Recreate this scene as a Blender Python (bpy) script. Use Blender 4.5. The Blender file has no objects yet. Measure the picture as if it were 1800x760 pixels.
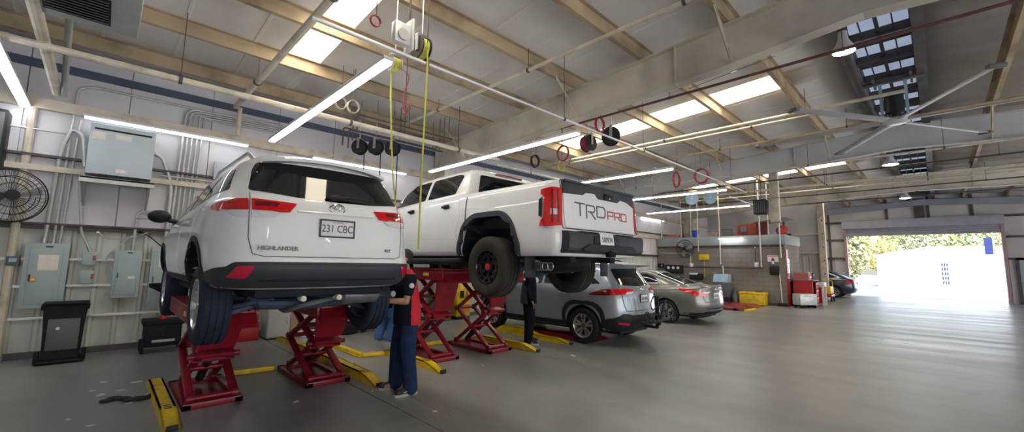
import bpy, bmesh, math, random
from mathutils import Vector, Matrix, Quaternion
from mathutils.bvhtree import BVHTree
random.seed(7)
S = bpy.context.scene
COL = S.collection
PI = math.pi
V = Vector

# ------------------------------------------------------------------ helpers
class MB:
    """collects shapes into one bmesh; build() links it as ONE mesh object"""
    def __init__(s):
        s.bm = bmesh.new(); s.mi = 0
    def _tag(s, faces):
        for f in faces: f.material_index = s.mi
    def face(s, pts):
        f = s.bm.faces.new([s.bm.verts.new(p) for p in pts]); f.material_index = s.mi; return f
    def box(s, c, size, rot=None, bev=0.0, seg=2):
        bm = bmesh.new()
        bmesh.ops.create_cube(bm, size=1.0)
        for v in bm.verts: v.co = V((v.co.x*size[0], v.co.y*size[1], v.co.z*size[2]))
        if bev > 0:
            bmesh.ops.bevel(bm, geom=bm.edges[:], offset=min(bev, min(size)*.45), segments=seg, affect='EDGES', profile=.5)
        m = Matrix.Translation(V(c))
        if rot is not None: m = m @ (rot.to_4x4() if isinstance(rot, (Matrix, Quaternion)) and not (isinstance(rot, Matrix) and len(rot) == 4) else rot if isinstance(rot, Matrix) else Matrix.Rotation(rot, 4, 'Z'))
        s.merge(bm, m); return s
    def bb(s, x0, x1, y0, y1, z0, z1, bev=0.0):
        return s.box(((x0+x1)/2, (y0+y1)/2, (z0+z1)/2), (abs(x1-x0), abs(y1-y0), abs(z1-z0)), bev=bev)
    def beam(s, p0, p1, w, h, up=(0,0,1), bev=0.0):
        p0, p1 = V(p0), V(p1); d = p1-p0; L = d.length; y = d.normalized(); u = V(up)
        if abs(y.dot(u)) > .98: u = V((1,0,0))
        x = y.cross(u).normalized(); z = x.cross(y)
        return s.box((p0+p1)/2, (w, L, h), rot=Matrix((x, y, z)).transposed(), bev=bev)
    def merge(s, bm, m=None):
        vm = {}
        for v in bm.verts: vm[v] = s.bm.verts.new(m @ v.co if m is not None else v.co)
        for f in bm.faces:
            try:
                g = s.bm.faces.new([vm[v] for v in f.verts]); g.material_index = s.mi; g.smooth = f.smooth
            except ValueError: pass
        bm.free(); return s
    def _frame(s, d):
        d = d.normalized(); u = V((0,0,1)) if abs(d.z) < .95 else V((1,0,0))
        x = d.cross(u).normalized(); return x, x.cross(d)
    def cyl(s, p0, p1, r, r2=None, seg=14, caps=True):
        p0, p1 = V(p0), V(p1); r2 = r if r2 is None else r2
        x, z = s._frame(p1-p0); a = []; b = []
        for i in range(seg):
            t = 2*PI*i/seg; o = x*math.cos(t)+z*math.sin(t)
            a.append(s.bm.verts.new(p0+o*r)); b.append(s.bm.verts.new(p1+o*r2))
        for i in range(seg):
            j = (i+1) % seg; f = s.bm.faces.new((a[i], a[j], b[j], b[i])); f.material_index = s.mi
        if caps:
            f = s.bm.faces.new(a[::-1]); f.material_index = s.mi; f = s.bm.faces.new(b); f.material_index = s.mi
        return s
    def tube(s, pts, r, seg=8, closed=False, caps=True):
        pts = [V(p) for p in pts]; n = len(pts); rings = []; rr = r if isinstance(r, (list, tuple)) else [r]*n
        px = None
        for i in range(n):
            if closed: d = pts[(i+1) % n]-pts[i-1]
            else: d = pts[min(i+1, n-1)]-pts[max(i-1, 0)]
            if d.length < 1e-9: d = V((0,0,1))
            d.normalize()
            if px is None: x, z = s._frame(d)
            else:
                x = px-d*px.dot(d)
                if x.length < 1e-6: x, z = s._frame(d)
                x.normalize(); z = x.cross(d)
            px = x
            rings.append([s.bm.verts.new(pts[i]+(x*math.cos(2*PI*k/seg)+z*math.sin(2*PI*k/seg))*rr[i]) for k in range(seg)])
        m = n if closed else n-1
        for i in range(m):
            A, B = rings[i], rings[(i+1) % n]
            for k in range(seg):
                l = (k+1) % seg; f = s.bm.faces.new((A[k], A[l], B[l], B[k])); f.material_index = s.mi; f.smooth = True
        if caps and not closed:
            f = s.bm.faces.new(rings[0][::-1]); f.material_index = s.mi; f = s.bm.faces.new(rings[-1]); f.material_index = s.mi
        return s
    def prism(s, poly, vec):
        vec = V(vec); a = [s.bm.verts.new(V(p)) for p in poly]; b = [s.bm.verts.new(V(p)+vec) for p in poly]; n = len(a)
        fs = [s.bm.faces.new(a[::-1]), s.bm.faces.new(b)]
        for i in range(n): fs.append(s.bm.faces.new((a[i], a[(i+1) % n], b[(i+1) % n], b[i])))
        s._tag(fs); return s
    def lathe(s, prof, o=(0,0,0), axis=(0,0,1), seg=24, caps=True):
        """prof: (radius, height along axis)"""
        o = V(o); ax = V(axis).normalized(); x, z = s._frame(ax); rings = []
        for r, h in prof:
            if r < 1e-6: rings.append([s.bm.verts.new(o+ax*h)])
            else: rings.append([s.bm.verts.new(o+ax*h+(x*math.cos(2*PI*k/seg)+z*math.sin(2*PI*k/seg))*r) for k in range(seg)])
        for A, B in zip(rings, rings[1:]):
            for k in range(seg):
                l = (k+1) % seg
                q = [A[k % len(A)], A[l % len(A)], B[l % len(B)], B[k % len(B)]]
                u = []
                for v in q:
                    if v not in u: u.append(v)
                if len(u) > 2:
                    f = s.bm.faces.new(u); f.material_index = s.mi
        if caps:
            for R in (rings[0][::-1], rings[-1]):
                if len(R) > 2: f = s.bm.faces.new(R); f.material_index = s.mi
        return s
    def ball(s, c, r, seg=16):
        r = (r, r, r) if not isinstance(r, (tuple, list)) else r
        bm = bmesh.new(); bmesh.ops.create_uvsphere(bm, u_segments=seg, v_segments=max(6, seg*2//3), radius=1)
        return s.merge(bm, Matrix.Translation(V(c)) @ Matrix.Diagonal((*r, 1)))
    def xform(s, m):
        bmesh.ops.transform(s.bm, matrix=m, verts=s.bm.verts[:]); return s
    def build(s, name, mat, parent=None, ang=35, recalc=True, mesh_only=False):
        bm = s.bm
        if recalc: bmesh.ops.recalc_face_normals(bm, faces=bm.faces[:])
        me = bpy.data.meshes.new(name)
        for f in bm.faces: f.smooth = True
        bm.to_mesh(me); bm.free()
        me.set_sharp_from_angle(angle=math.radians(ang))
        for m in (mat if isinstance(mat, (list, tuple)) else [mat]): me.materials.append(m)
        return link(name, me, parent)

def link(name, me, parent=None):
    o = bpy.data.objects.new(name, me); COL.objects.link(o)
    if parent is not None: o.parent = parent
    return o
def tag(o, label, cat, group=None, kind=None):
    o['label'] = label; o['category'] = cat
    if group: o['group'] = group
    if kind: o['kind'] = kind
    return o
def thing(name, label, cat, loc=(0,0,0), rz=0.0, group=None):
    o = bpy.data.objects.new(name, None); COL.objects.link(o); o.empty_display_size = .2
    o.location = loc; o.rotation_euler = (0, 0, rz); return tag(o, label, cat, group)
def struct(o):
    o['kind'] = 'structure'; return o
def dup(r, loc, rz=None, label=None, group=None):
    def cp(o, par):
        c = o.copy(); COL.objects.link(c)
        if par is not None: c.parent = par
        for ch in [x for x in kids.get(o, [])]: cp(ch, c)
        return c
    kids = {}
    for o in COL.objects:
        if o.parent is not None: kids.setdefault(o.parent, []).append(o)
    c = cp(r, None); c.location = loc
    if rz is not None: c.rotation_euler = (0, 0, rz)
    if label: c['label'] = label
    if group: c['group'] = group
    return c
def lerp(a, b, t): return a+(b-a)*t
def interp(pts, y):
    if y <= pts[0][0]: return pts[0][1]
    for (a, p), (b, q) in zip(pts, pts[1:]):
        if y <= b: return lerp(p, q, (y-a)/(b-a))
    return pts[-1][1]
def smooth_path(pts, n=6, closed=False):
    """catmull-rom through pts"""
    P = [V(p) for p in pts]; out = []; N = len(P)
    rng = range(N) if closed else range(N-1)
    for i in rng:
        p0 = P[(i-1) % N] if (closed or i > 0) else P[0]; p1 = P[i]; p2 = P[(i+1) % N]; p3 = P[(i+2) % N] if (closed or i+2 < N) else P[-1]
        for k in range(n):
            t = k/n
            out.append(.5*((2*p1)+(p2-p0)*t+(2*p0-5*p1+4*p2-p3)*t*t+(3*p1-p0-3*p2+p3)*t**3))
    if not closed: out.append(P[-1])
    return out
def bend(pts, r=.12, n=5):
    """polyline with rounded corners"""
    P = [V(p) for p in pts]; out = [P[0]]
    for a, b, c in zip(P, P[1:], P[2:]):
        u = (a-b); w = (c-b); q = min(r, u.length*.45, w.length*.45); A = b+u.normalized()*q; C = b+w.normalized()*q
        for k in range(n+1):
            t = k/n; out.append(A*(1-t)**2+b*2*t*(1-t)+C*t*t)
    out.append(P[-1]); return out
def ringpts(c, r, ax='Z', n=24, ph=0.0):
    c = V(c); o = []
    for i in range(n):
        t = 2*PI*i/n+ph; a, b = math.cos(t)*r, math.sin(t)*r
        o.append(c+(V((a, b, 0)) if ax == 'Z' else V((a, 0, b)) if ax == 'Y' else V((0, a, b))))
    return o

# ------------------------------------------------------------------ materials
MATS = {}
def mat(name, col, rough=.5, metal=0.0, var=0.0, vscale=3.0, bump=0.0, bscale=30.0, coat=0.0, emit=None, estr=0.0, stain=None, sscale=1.2, samt=.5, alpha=None, trans=0.0, spec=.5, stretch=None, rvar=0.0):
    m = bpy.data.materials.new(name); m.use_nodes = True; nt = m.node_tree; N = nt.nodes; L = nt.links
    p = N['Principled BSDF']
    c = tuple(col)+(1,) if len(col) == 3 else col
    p.inputs['Base Color'].default_value = c; p.inputs['Roughness'].default_value = rough; p.inputs['Metallic'].default_value = metal
    p.inputs['Specular IOR Level'].default_value = spec
    if coat: p.inputs['Coat Weight'].default_value = coat; p.inputs['Coat Roughness'].default_value = .04
    if trans: p.inputs['Transmission Weight'].default_value = trans
    if emit: p.inputs['Emission Color'].default_value = tuple(emit)+(1,); p.inputs['Emission Strength'].default_value = estr
    tc = None
    def coords(sc):
        nonlocal tc
        if tc is None: tc = N.new('ShaderNodeTexCoord')
        mp = N.new('ShaderNodeMapping'); st = stretch or (1, 1, 1)
        mp.inputs['Scale'].default_value = (sc*st[0], sc*st[1], sc*st[2]); L.new(tc.outputs['Object'], mp.inputs['Vector']); return mp.outputs['Vector']
    def noise(sc, det=4):
        n = N.new('ShaderNodeTexNoise'); n.inputs['Scale'].default_value = 1.0; n.inputs['Detail'].default_value = det
        L.new(coords(sc), n.inputs['Vector']); return n.outputs['Fac']
    out = None
    if var:
        r = N.new('ShaderNodeMapRange'); r.inputs['From Min'].default_value = .3; r.inputs['From Max'].default_value = .7
        r.inputs['To Min'].default_value = 1-var; r.inputs['To Max'].default_value = 1+var; L.new(noise(vscale), r.inputs['Value'])
        mx = N.new('ShaderNodeMix'); mx.data_type = 'RGBA'; mx.blend_type = 'MULTIPLY'; mx.inputs['Factor'].default_value = 1
        mx.inputs['A'].default_value = c; L.new(r.outputs['Result'], mx.inputs['B']); out = mx.outputs['Result']
    if stain:
        r = N.new('ShaderNodeMapRange'); r.inputs['From Min'].default_value = .5; r.inputs['From Max'].default_value = .68
        r.inputs['To Min'].default_value = 0; r.inputs['To Max'].default_value = samt; r.clamp = True; L.new(noise(sscale, 8), r.inputs['Value'])
        mx = N.new('ShaderNodeMix'); mx.data_type = 'RGBA'; L.new(r.outputs['Result'], mx.inputs['Factor'])
        if out: L.new(out, mx.inputs['A'])
        else: mx.inputs['A'].default_value = c
        mx.inputs['B'].default_value = tuple(stain)+(1,); out = mx.outputs['Result']
    if out: L.new(out, p.inputs['Base Color'])
    if rvar:
        r = N.new('ShaderNodeMapRange'); r.inputs['From Min'].default_value = .3; r.inputs['From Max'].default_value = .7
        r.inputs['To Min'].default_value = max(0, rough-rvar); r.inputs['To Max'].default_value = rough+rvar; L.new(noise(vscale*1.7), r.inputs['Value']); L.new(r.outputs['Result'], p.inputs['Roughness'])
    if bump:
        b = N.new('ShaderNodeBump'); b.inputs['Strength'].default_value = bump; b.inputs['Distance'].default_value = .02
        L.new(noise(bscale, 3), b.inputs['Height']); L.new(b.outputs['Normal'], p.inputs['Normal'])
    MATS[name] = m; return m
M = {}
def mk(key, *a, **k): M[key] = mat(key, *a, **k); return M[key]
mk('white_paint', (.80, .81, .84), .28, var=.02, vscale=2, coat=.8)
mk('silver_paint', (.30, .33, .37), .35, metal=.55, var=.03, vscale=3, coat=.8)
mk('bronze_paint', (.20, .19, .18), .33, metal=.55, var=.03, vscale=3, coat=.8)
mk('navy_paint', (.015, .022, .06), .3, coat=.9, var=.05)
mk('black_trim', (.014, .016, .020), .55, spec=.3, var=.15, vscale=12, bump=.05, bscale=200)
mk('grey_trim', (.036, .043, .056), .5, spec=.35, var=.1, vscale=8)
mk('under_black', (.010, .014, .024), .7, spec=.25, var=.3, vscale=6)
mk('under_blue', (.045, .07, .12), .5, metal=.2, var=.3, vscale=7)
mk('dark_glass', (.006, .008, .010), .04, spec=.6, coat=.5, var=.1)
mk('lamp_red', (.62, .008, .012), .14, coat=1.0, var=.15, vscale=14)
mk('lamp_dark_red', (.16, .004, .008), .15, coat=1.0, var=.2, vscale=20)
mk('lamp_clear', (.66, .68, .72), .15, coat=1.0, var=.08, vscale=60)
mk('reflector_red', (.55, .006, .05), .2, coat=.7, var=.08, vscale=30)
mk('amber', (.8, .25, .03), .2, coat=.8)
mk('chrome', (.75, .76, .78), .12, metal=1.0, var=.03)
mk('steel', (.45, .46, .48), .35, metal=.9, var=.12, vscale=8)
mk('exhaust_grey', (.20, .215, .24), .45, metal=.6, var=.15, vscale=6)
mk('galv', (.52, .53, .52), .45, metal=.5, var=.12, vscale=6)
mk('tire', (.012, .013, .016), .8, spec=.25, var=.25, vscale=9, bump=.15, bscale=60)
mk('tire_blue', (.018, .027, .048), .75, spec=.25, var=.2, vscale=9, bump=.15, bscale=60)
mk('tire_dusty', (.040, .036, .032), .85, spec=.25, var=.25, vscale=7, bump=.15, bscale=60)
mk('rim_silver', (.55, .56, .58), .28, metal=.9, var=.05)
mk('rim_dark', (.10, .10, .105), .35, metal=.6, var=.1)
mk('rim_black', (.012, .013, .015), .35, metal=.3, var=.1, coat=.3)
mk('plate_white', (.72, .72, .76), .45, var=.06, vscale=20)
mk('letter_black', (.02, .02, .025), .4, var=.1)
mk('letter_grey', (.10, .10, .12), .4, metal=.4, var=.1)
mk('letter_red', (.45, .02, .03), .4, var=.1)
mk('lift_red', (.23, .005, .016), .42, spec=.35, var=.22, vscale=5, coat=.25, stain=(.12, .02, .03), sscale=9, samt=.5)
mk('safety_yellow', (.78, .52, .015), .42, var=.12, vscale=5, stain=(.22, .14, .03), sscale=8, samt=.4)
mk('pipe_maroon', (.12, .045, .045), .6, var=.2)
mk('gap_grey', (.10, .10, .11), .6, var=.1)
mk('beam_paint', (.60, .55, .46), .6, var=.12, vscale=1.3, stain=(.20, .15, .10), sscale=1.3, samt=.75)
mk('frame_paint', (.60, .555, .46), .6, var=.14, vscale=1.0, stain=(.30, .26, .21), sscale=.9, samt=.7)
mk('frame_grey', (.50, .51, .52), .6, var=.1, vscale=1.0, stain=(.35, .33, .31), sscale=.9, samt=.5)
mk('dark_steel', (.085, .07, .07), .6, metal=.2, var=.3, vscale=4)
mk('purlin', (.44, .345, .22), .6, var=.2, vscale=1.4, stain=(.16, .11, .07), sscale=1.2, samt=.8)
mk('roof_deck', (.72, .69, .665), .8, var=.07, vscale=1.1, stain=(.52, .46, .40), sscale=.7, samt=.45, bump=.25, bscale=3)
mk('wall_upper', (.66, .64, .67), .75, var=.07, vscale=.9, stain=(.52, .48, .46), sscale=.8, samt=.5, bump=.1, bscale=4)
mk('wall_ribbed', (.55, .56, .53), .55, var=.12, vscale=1.6, stain=(.34, .31, .26), sscale=1.5, samt=.65, stretch=(1.6, 1.6, .5))
mk('wall_back', (.56, .54, .54), .7, var=.08, vscale=.9, stain=(.38, .35, .31), sscale=.8, samt=.5)
mk('rail_cream', (.60, .54, .43), .6, var=.15, vscale=3, stain=(.25, .2, .15), sscale=4, samt=.5)
mk('panel_grey', (.36, .44, .45), .42, var=.06, vscale=2.5, stain=(.28, .32, .33), sscale=5, samt=.3)
mk('panel_light', (.50, .58, .62), .42, var=.05, vscale=2.5)
mk('paper', (.80, .74, .68), .8, var=.06, vscale=25)
mk('bin_black', (.009, .010, .013), .6, spec=.25, var=.2, vscale=8, bump=.08, bscale=50)
mk('hose_yellow', (.50, .50, .07), .5, var=.1, vscale=20)
mk('hose_red', (.30, .02, .03), .5, var=.15, vscale=20)
mk('hose_black', (.018, .018, .021), .6, spec=.3, var=.15, vscale=20)
mk('reel_black', (.014, .016, .019), .5, spec=.3, var=.15, vscale=10)
mk('heater_grey', (.34, .37, .35), .5, var=.08, vscale=3, stain=(.26, .27, .25), sscale=4, samt=.4)
mk('block_wall', (.24, .215, .185), .8, var=.14, vscale=1.2, stain=(.20, .16, .12), sscale=1.1, samt=.65, bump=.15, bscale=14)
mk('ledge_grey', (.29, .32, .33), .6, var=.1, vscale=1.2)
mk('cabinet_red', (.42, .012, .02), .4, var=.1, vscale=4)
mk('sheet_red', (.40, .10, .08), .6, var=.15, vscale=3, stain=(.25, .05, .05), sscale=3, samt=.5)
mk('skin', (.36, .19, .12), .5, var=.05, vscale=20)
mk('hair', (.012, .009, .008), .6, var=.2, vscale=60, bump=.3, bscale=180)
mk('shirt_navy', (.008, .011, .022), .85, spec=.15, var=.15, vscale=14, bump=.3, bscale=25)
mk('shirt_red', (.55, .008, .018), .75, var=.1, vscale=14, bump=.25, bscale=25)
mk('work_trousers', (.016, .028, .072), .9, spec=.15, var=.2, vscale=10, bump=.4, bscale=16)
mk('jeans', (.05, .13, .30), .85, var=.15, vscale=12, bump=.3, bscale=30)
mk('cloth_dark', (.007, .008, .013), .9, spec=.1, var=.2, vscale=10, bump=.3, bscale=20)
mk('cloth_grey', (.06, .065, .075), .85, var=.15, vscale=10, bump=.3, bscale=25)
mk('shoe_black', (.014, .014, .017), .55, var=.15, vscale=20)
mk('shoe_grey', (.25, .26, .28), .6, var=.15, vscale=20)
mk('sole', (.35, .34, .33), .7, var=.1, vscale=20)
mk('eye_white', (.8, .78, .75), .3, var=.02)
mk('blue_plastic', (.012, .05, .42), .4, var=.08)
mk('blue_grey', (.30, .44, .56), .45, var=.1)
mk('grey_plastic', (.10, .105, .11), .5, var=.12)
mk('pale_grey', (.45, .45, .43), .55, var=.1, vscale=3)
mk('brown_card', (.36, .26, .17), .8, var=.12)
mk('fan_blade', (.42, .42, .43), .45, metal=.4, var=.1)
mk('fan_light', (.62, .62, .64), .4, metal=.3, var=.06)
mk('copper', (.5, .25, .10), .4, metal=.6, var=.1)
mk('green_cloth', (.03, .16, .09), .8, var=.15)
mk('led', (1, 1, 1), .4, emit=(.93, .96, 1.0), estr=14, var=.01)
mk('led_wall', (1, 1, 1), .4, emit=(.93, .96, 1.0), estr=3.2, var=.01)
mk('door_grey', (.36, .36, .42), .55, var=.08)
mk('header_grey', (.27, .29, .36), .6, var=.12, vscale=1.5)
mk('guide_pink', (.38, .25, .27), .6, var=.1)
mk('led_warm', (1, 1, 1), .4, emit=(1.0, .93, .86), estr=40, var=.01)
mk('skylight', (.9, .9, .85), .5, emit=(1.0, .89, .68), estr=8, var=.03)
mk('ridge_light', (.5, .6, .75), .5, emit=(.62, .74, 1.0), estr=.30, var=.25, vscale=1.3)
mk('asphalt', (.62, .62, .63), .9, var=.08, vscale=.6)
mk('bldg_white', (.85, .85, .86), .7, var=.02, vscale=.5)
mk('eave_blue', (.07, .095, .145), .6, var=.2, vscale=2)
mk('win_blue', (.012, .018, .085), .3, var=.1)
mk('brick_red', (.45, .18, .16), .8, var=.15, vscale=6)
mk('leaf_green', (.11, .16, .05), .7, var=.35, vscale=1.2)
mk('leaf_yellow', (.26, .24, .05), .7, var=.3, vscale=1.2)
mk('leaf_olive', (.17, .18, .09), .7, var=.35, vscale=1.2)
mk('bark', (.30, .25, .22), .9, var=.25, vscale=5)

def floor_mat():
    m = bpy.data.materials.new('polished_concrete'); m.use_nodes = True; nt = m.node_tree; N = nt.nodes; L = nt.links; p = N['Principled BSDF']
    tc = N.new('ShaderNodeTexCoord')
    def noise(sc, det, rot=0, st=(1,1,1)):
        mp = N.new('ShaderNodeMapping'); mp.inputs['Scale'].default_value = tuple(sc*k for k in st); mp.inputs['Rotation'].default_value = (0,0,rot)
        L.new(tc.outputs['Object'], mp.inputs['Vector'])
        n = N.new('ShaderNodeTexNoise'); n.inputs['Scale'].default_value = 1; n.inputs['Detail'].default_value = det; L.new(mp.outputs['Vector'], n.inputs['Vector']); return n.outputs['Fac']
    def ramp(src, a, b, lo, hi):
        r = N.new('ShaderNodeMapRange'); r.inputs['From Min'].default_value = a; r.inputs['From Max'].default_value = b; r.inputs['To Min'].default_value = lo; r.inputs['To Max'].default_value = hi; L.new(src, r.inputs['Value']); return r.outputs['Result']
    def mix(f, A, B, bt='MIX'):
        x = N.new('ShaderNodeMix'); x.data_type = 'RGBA'; x.blend_type = bt
        if isinstance(f, float): x.inputs['Factor'].default_value = f
        else: L.new(f, x.inputs['Factor'])
        for k, v in (('A', A), ('B', B)):
            if isinstance(v, tuple): x.inputs[k].default_value = v+(1,)
            else: L.new(v, x.inputs[k])
        return x.outputs['Result']
    c = mix(ramp(noise(.45, 5), .35, .65, 0, 1), (.19, .19, .182), (.30, .293, .268))
    c = mix(ramp(noise(1.9, 6), .5, .85, 0, .5), c, (.12, .115, .11))
    c = mix(ramp(noise(.8, 4, st=(1, .25, 1)), .45, .8, 0, .5), c, (.30, .29, .27))
    c = mix(ramp(noise(1.0, 5, PI/4, (1.6, .16, 1)), .4, .8, 0, .4), c, (.37, .36, .335))
    c = mix(ramp(noise(14, 4), .60, .95, 0, .3), c, (.07, .065, .06))
    L.new(c, p.inputs['Base Color'])
    L.new(ramp(noise(1.0, 4, PI/4, (1.5, .22, 1)), .25, .75, .26, .42), p.inputs['Roughness'])
    p.inputs['Specular IOR Level'].default_value = .65
    b = N.new('ShaderNodeBump'); b.inputs['Strength'].default_value = .03; b.inputs['Distance'].default_value = .02
    L.new(noise(1.0, 3, PI/4, (2.4, .4, 1)), b.inputs['Height']); L.new(b.outputs['Normal'], p.inputs['Normal'])
    return m
M['floor'] = floor_mat()

def block_mat():
    m = M['block_wall']; nt = m.node_tree; N = nt.nodes; L = nt.links; p = N['Principled BSDF']
    src = p.inputs['Base Color'].links[0].from_socket
    tc = N.new('ShaderNodeTexCoord'); mp = N.new('ShaderNodeMapping'); mp.inputs['Rotation'].default_value = (0, PI/2, PI/2)
    sep = N.new('ShaderNodeSeparateXYZ'); L.new(tc.outputs['Object'], sep.inputs[0]); add = N.new('ShaderNodeMath'); add.operation = 'ADD'
    L.new(sep.outputs['X'], add.inputs[0]); L.new(sep.outputs['Y'], add.inputs[1])
    cb = N.new('ShaderNodeCombineXYZ'); L.new(add.outputs[0], cb.inputs['X']); L.new(sep.outputs['Z'], cb.inputs['Y'])
    br = N.new('ShaderNodeTexBrick'); br.inputs['Scale'].default_value = 1; br.inputs['Brick Width'].default_value = .4; br.inputs['Row Height'].default_value = .2; br.inputs['Mortar Size'].default_value = .008
    br.inputs['Color1'].default_value = (1, 1, 1, 1); br.inputs['Color2'].default_value = (.93, .93, .93, 1); br.inputs['Mortar'].default_value = (.66, .66, .66, 1)
    L.new(cb.outputs[0], br.inputs['Vector'])
    mx = N.new('ShaderNodeMix'); mx.data_type = 'RGBA'; mx.blend_type = 'MULTIPLY'; mx.inputs['Factor'].default_value = 1
    L.new(src, mx.inputs['A']); L.new(br.outputs['Color'], mx.inputs['B']); L.new(mx.outputs['Result'], p.inputs['Base Color'])
block_mat()

# ------------------------------------------------------------------ text
def text_mb(txt, size, depth=.004, align='CENTER', xs=1.0, bold=0.0):
    """lettering standing in the XZ plane, reading along +X, facing -Y"""
    cu = bpy.data.curves.new('lettering', 'FONT'); cu.body = txt; cu.size = size; cu.extrude = depth/2; cu.align_x = align; cu.align_y = 'CENTER'; cu.offset = bold
    ob = bpy.data.objects.new('lettering', cu); COL.objects.link(ob)
    dg = bpy.context.evaluated_depsgraph_get(); me = bpy.data.meshes.new_from_object(ob.evaluated_get(dg))
    bpy.data.objects.remove(ob); bpy.data.curves.remove(cu)
    mb = MB(); mb.bm.from_mesh(me); bpy.data.meshes.remove(me)
    mb.xform(Matrix.Rotation(PI/2, 4, 'X') @ Matrix.Diagonal((xs, 1, 1, 1))); return mb
# ================================================================== the building
# X runs along the left wall towards the far door, Y towards the left wall, Z up
WY, WX = 10.11, 32.0
def roofz(y): return 5.47-.057*abs(y-.45)      # underside of the purlins / top of the frames
X0, Y0 = -6.0, -9.2
mb = MB(); mb.bb(X0, WX+.3, Y0-1.0, WY+.1, -.2, 0); struct(mb.build('floor', M['floor']))
mb = MB()
mb.beam((2.45, -9.2, .0005), (2.45, 10.0, .0005), .012, .0012)
struct(mb.build('trim_1', M['dark_steel'])); COL.objects[-1]['label'] = 'dark saw-cut joint line in the concrete floor'
# roof deck: two slopes with ribs running down the slope, openings where the skylights sit
SKY = [(2.32, .36, 2.02, 7.90), (10.12, .36, 2.02, 7.90), (19.8, .36, 2.02, 7.90), (27.6, .36, 2.02, 7.9)]
RZ = .22
def deck(ya, yb):
    mb = MB(); n = int((WX-X0)/.305); xs = [X0+(WX-X0)*i/n for i in range(n+1)]
    cuts = sorted(set([ya, yb]+([2.02, 7.90] if ya >= 0 else [])))
    for i in range(n):
        a, b = xs[i], xs[i+1]
        for y0, y1 in zip(cuts, cuts[1:]):
            if y0 >= 2.0 and y1 <= 7.95 and any(abs((a+b)/2-s[0]) < s[1]+.04 for s in SKY): continue
            def p(x, y, dz=0): return (x, y, roofz(y)+RZ+dz)
            w = b-a
            prof = [(a, 0), (a+w*.40, 0), (a+w*.44, -.012), (a+w*.56, -.012), (a+w*.60, 0), (b, 0)] if i % 3 == 0 else [(a, 0), (b, 0)]
            for (u, du), (v, dv) in zip(prof, prof[1:]):
                mb.face([p(u, y0, du), p(v, y0, dv), p(v, y1, dv), p(u, y1, du)])
    return mb
mb = deck(.85, WY+.1); mb2 = deck(Y0, .05); vm = MB(); vm.merge(mb.bm); vm.merge(mb2.bm)
bmesh.ops.remove_doubles(vm.bm, verts=vm.bm.verts[:], dist=.001)
o = struct(vm.build('ceiling', M['roof_deck'], recalc=False)); md = o.modifiers.new('thick', 'SOLIDIFY'); md.thickness = .05; md.offset = 1
o.data.flip_normals()
md.offset = -1
# skylight panels
for i, (x, h, y0, y1) in enumerate(SKY):
    mb = MB(); mb.prism([(x-h-.25, y0-.03, roofz(y0)+RZ+.012), (x+h+.25, y0-.03, roofz(y0)+RZ+.012), (x+h+.25, y1+.03, roofz(y1)+RZ+.012), (x-h-.25, y1+.03, roofz(y1)+RZ+.012)], (0, 0, .02))
    o = struct(mb.build('window_%d' % (i+1), M['skylight'])); o['label'] = 'translucent skylight strip between the roof beams'
# ridge vent light with a dark frame
mb = MB()
for a, b in ((X0, 6.4), (7.1, 14.8), (15.5, 23.2), (23.9, WX)): mb.bb(a, b, .06, .84, 5.78, 5.80)
o = struct(mb.build('window_5', M['ridge_light'])); o['label'] = 'bluish translucent light strip along the roof ridge'
mb = MB()
for y in (.02, .88):
    mb.beam((X0, y, 5.60), (WX, y, 5.60), .04, .40); mb.beam((X0, y-.06*(1 if y < .4 else -1), 5.43), (WX, y-.06*(1 if y < .4 else -1), 5.43), .14, .03)
x = X0+.6
while x < WX:
    mb.bb(x-.03, x+.03, .02, .88, 5.58, 5.72); mb.bb(x+.5, x+.62, .02, .88, 5.70, 5.78); x += 1.12
mb.beam((X0, .45, 5.66), (WX, .45, 5.66), .05, .06)
for y in (.25, .66): mb.beam((X0, y, 5.62), (WX, y, 5.62), .02, .02)
struct(mb.build('trim_2', M['dark_steel']))
mb = MB(); mb.bb(X0-.2, WX+.35, -.15, 1.05, 5.81, 5.87); mb.bb(X0-.2, WX+.35, -.15, .05, 5.66, 5.82); mb.bb(X0-.2, WX+.35, .85, 1.05, 5.66, 5.82); struct(mb.build('ridge_sun_block', M['dark_steel']))  # unseen opaque cap and curbs added to stop sun leaking past the ridge
# purlins: Z sections, one object each
for k, y in enumerate([9.37, 7.90, 6.43, 4.96, 3.49, 2.02, -1.12, -2.59, -4.06, -5.53, -7.0, -8.47]):
    z = roofz(y); d = 1 if y > .4 else -1
    mb = MB(); mb.prism([(X0, y-.012, z), (X0, y+.07*d, z), (X0, y+.07*d, z+.012), (X0, y, z+.012), (X0, y, z+RZ-.012), (X0, y-.07*d, z+RZ-.012), (X0, y-.07*d, z+RZ), (X0, y-.012, z+RZ)] if d > 0 else
             [(X0, y+.012, z), (X0, y-.07, z), (X0, y-.07, z+.012), (X0, y, z+.012), (X0, y, z+RZ-.012), (X0, y+.07, z+RZ-.012), (X0, y+.07, z+RZ), (X0, y+.012, z+RZ)], (WX-X0, 0, 0))
    struct(mb.build('roof_beam', M['purlin']))
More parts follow.
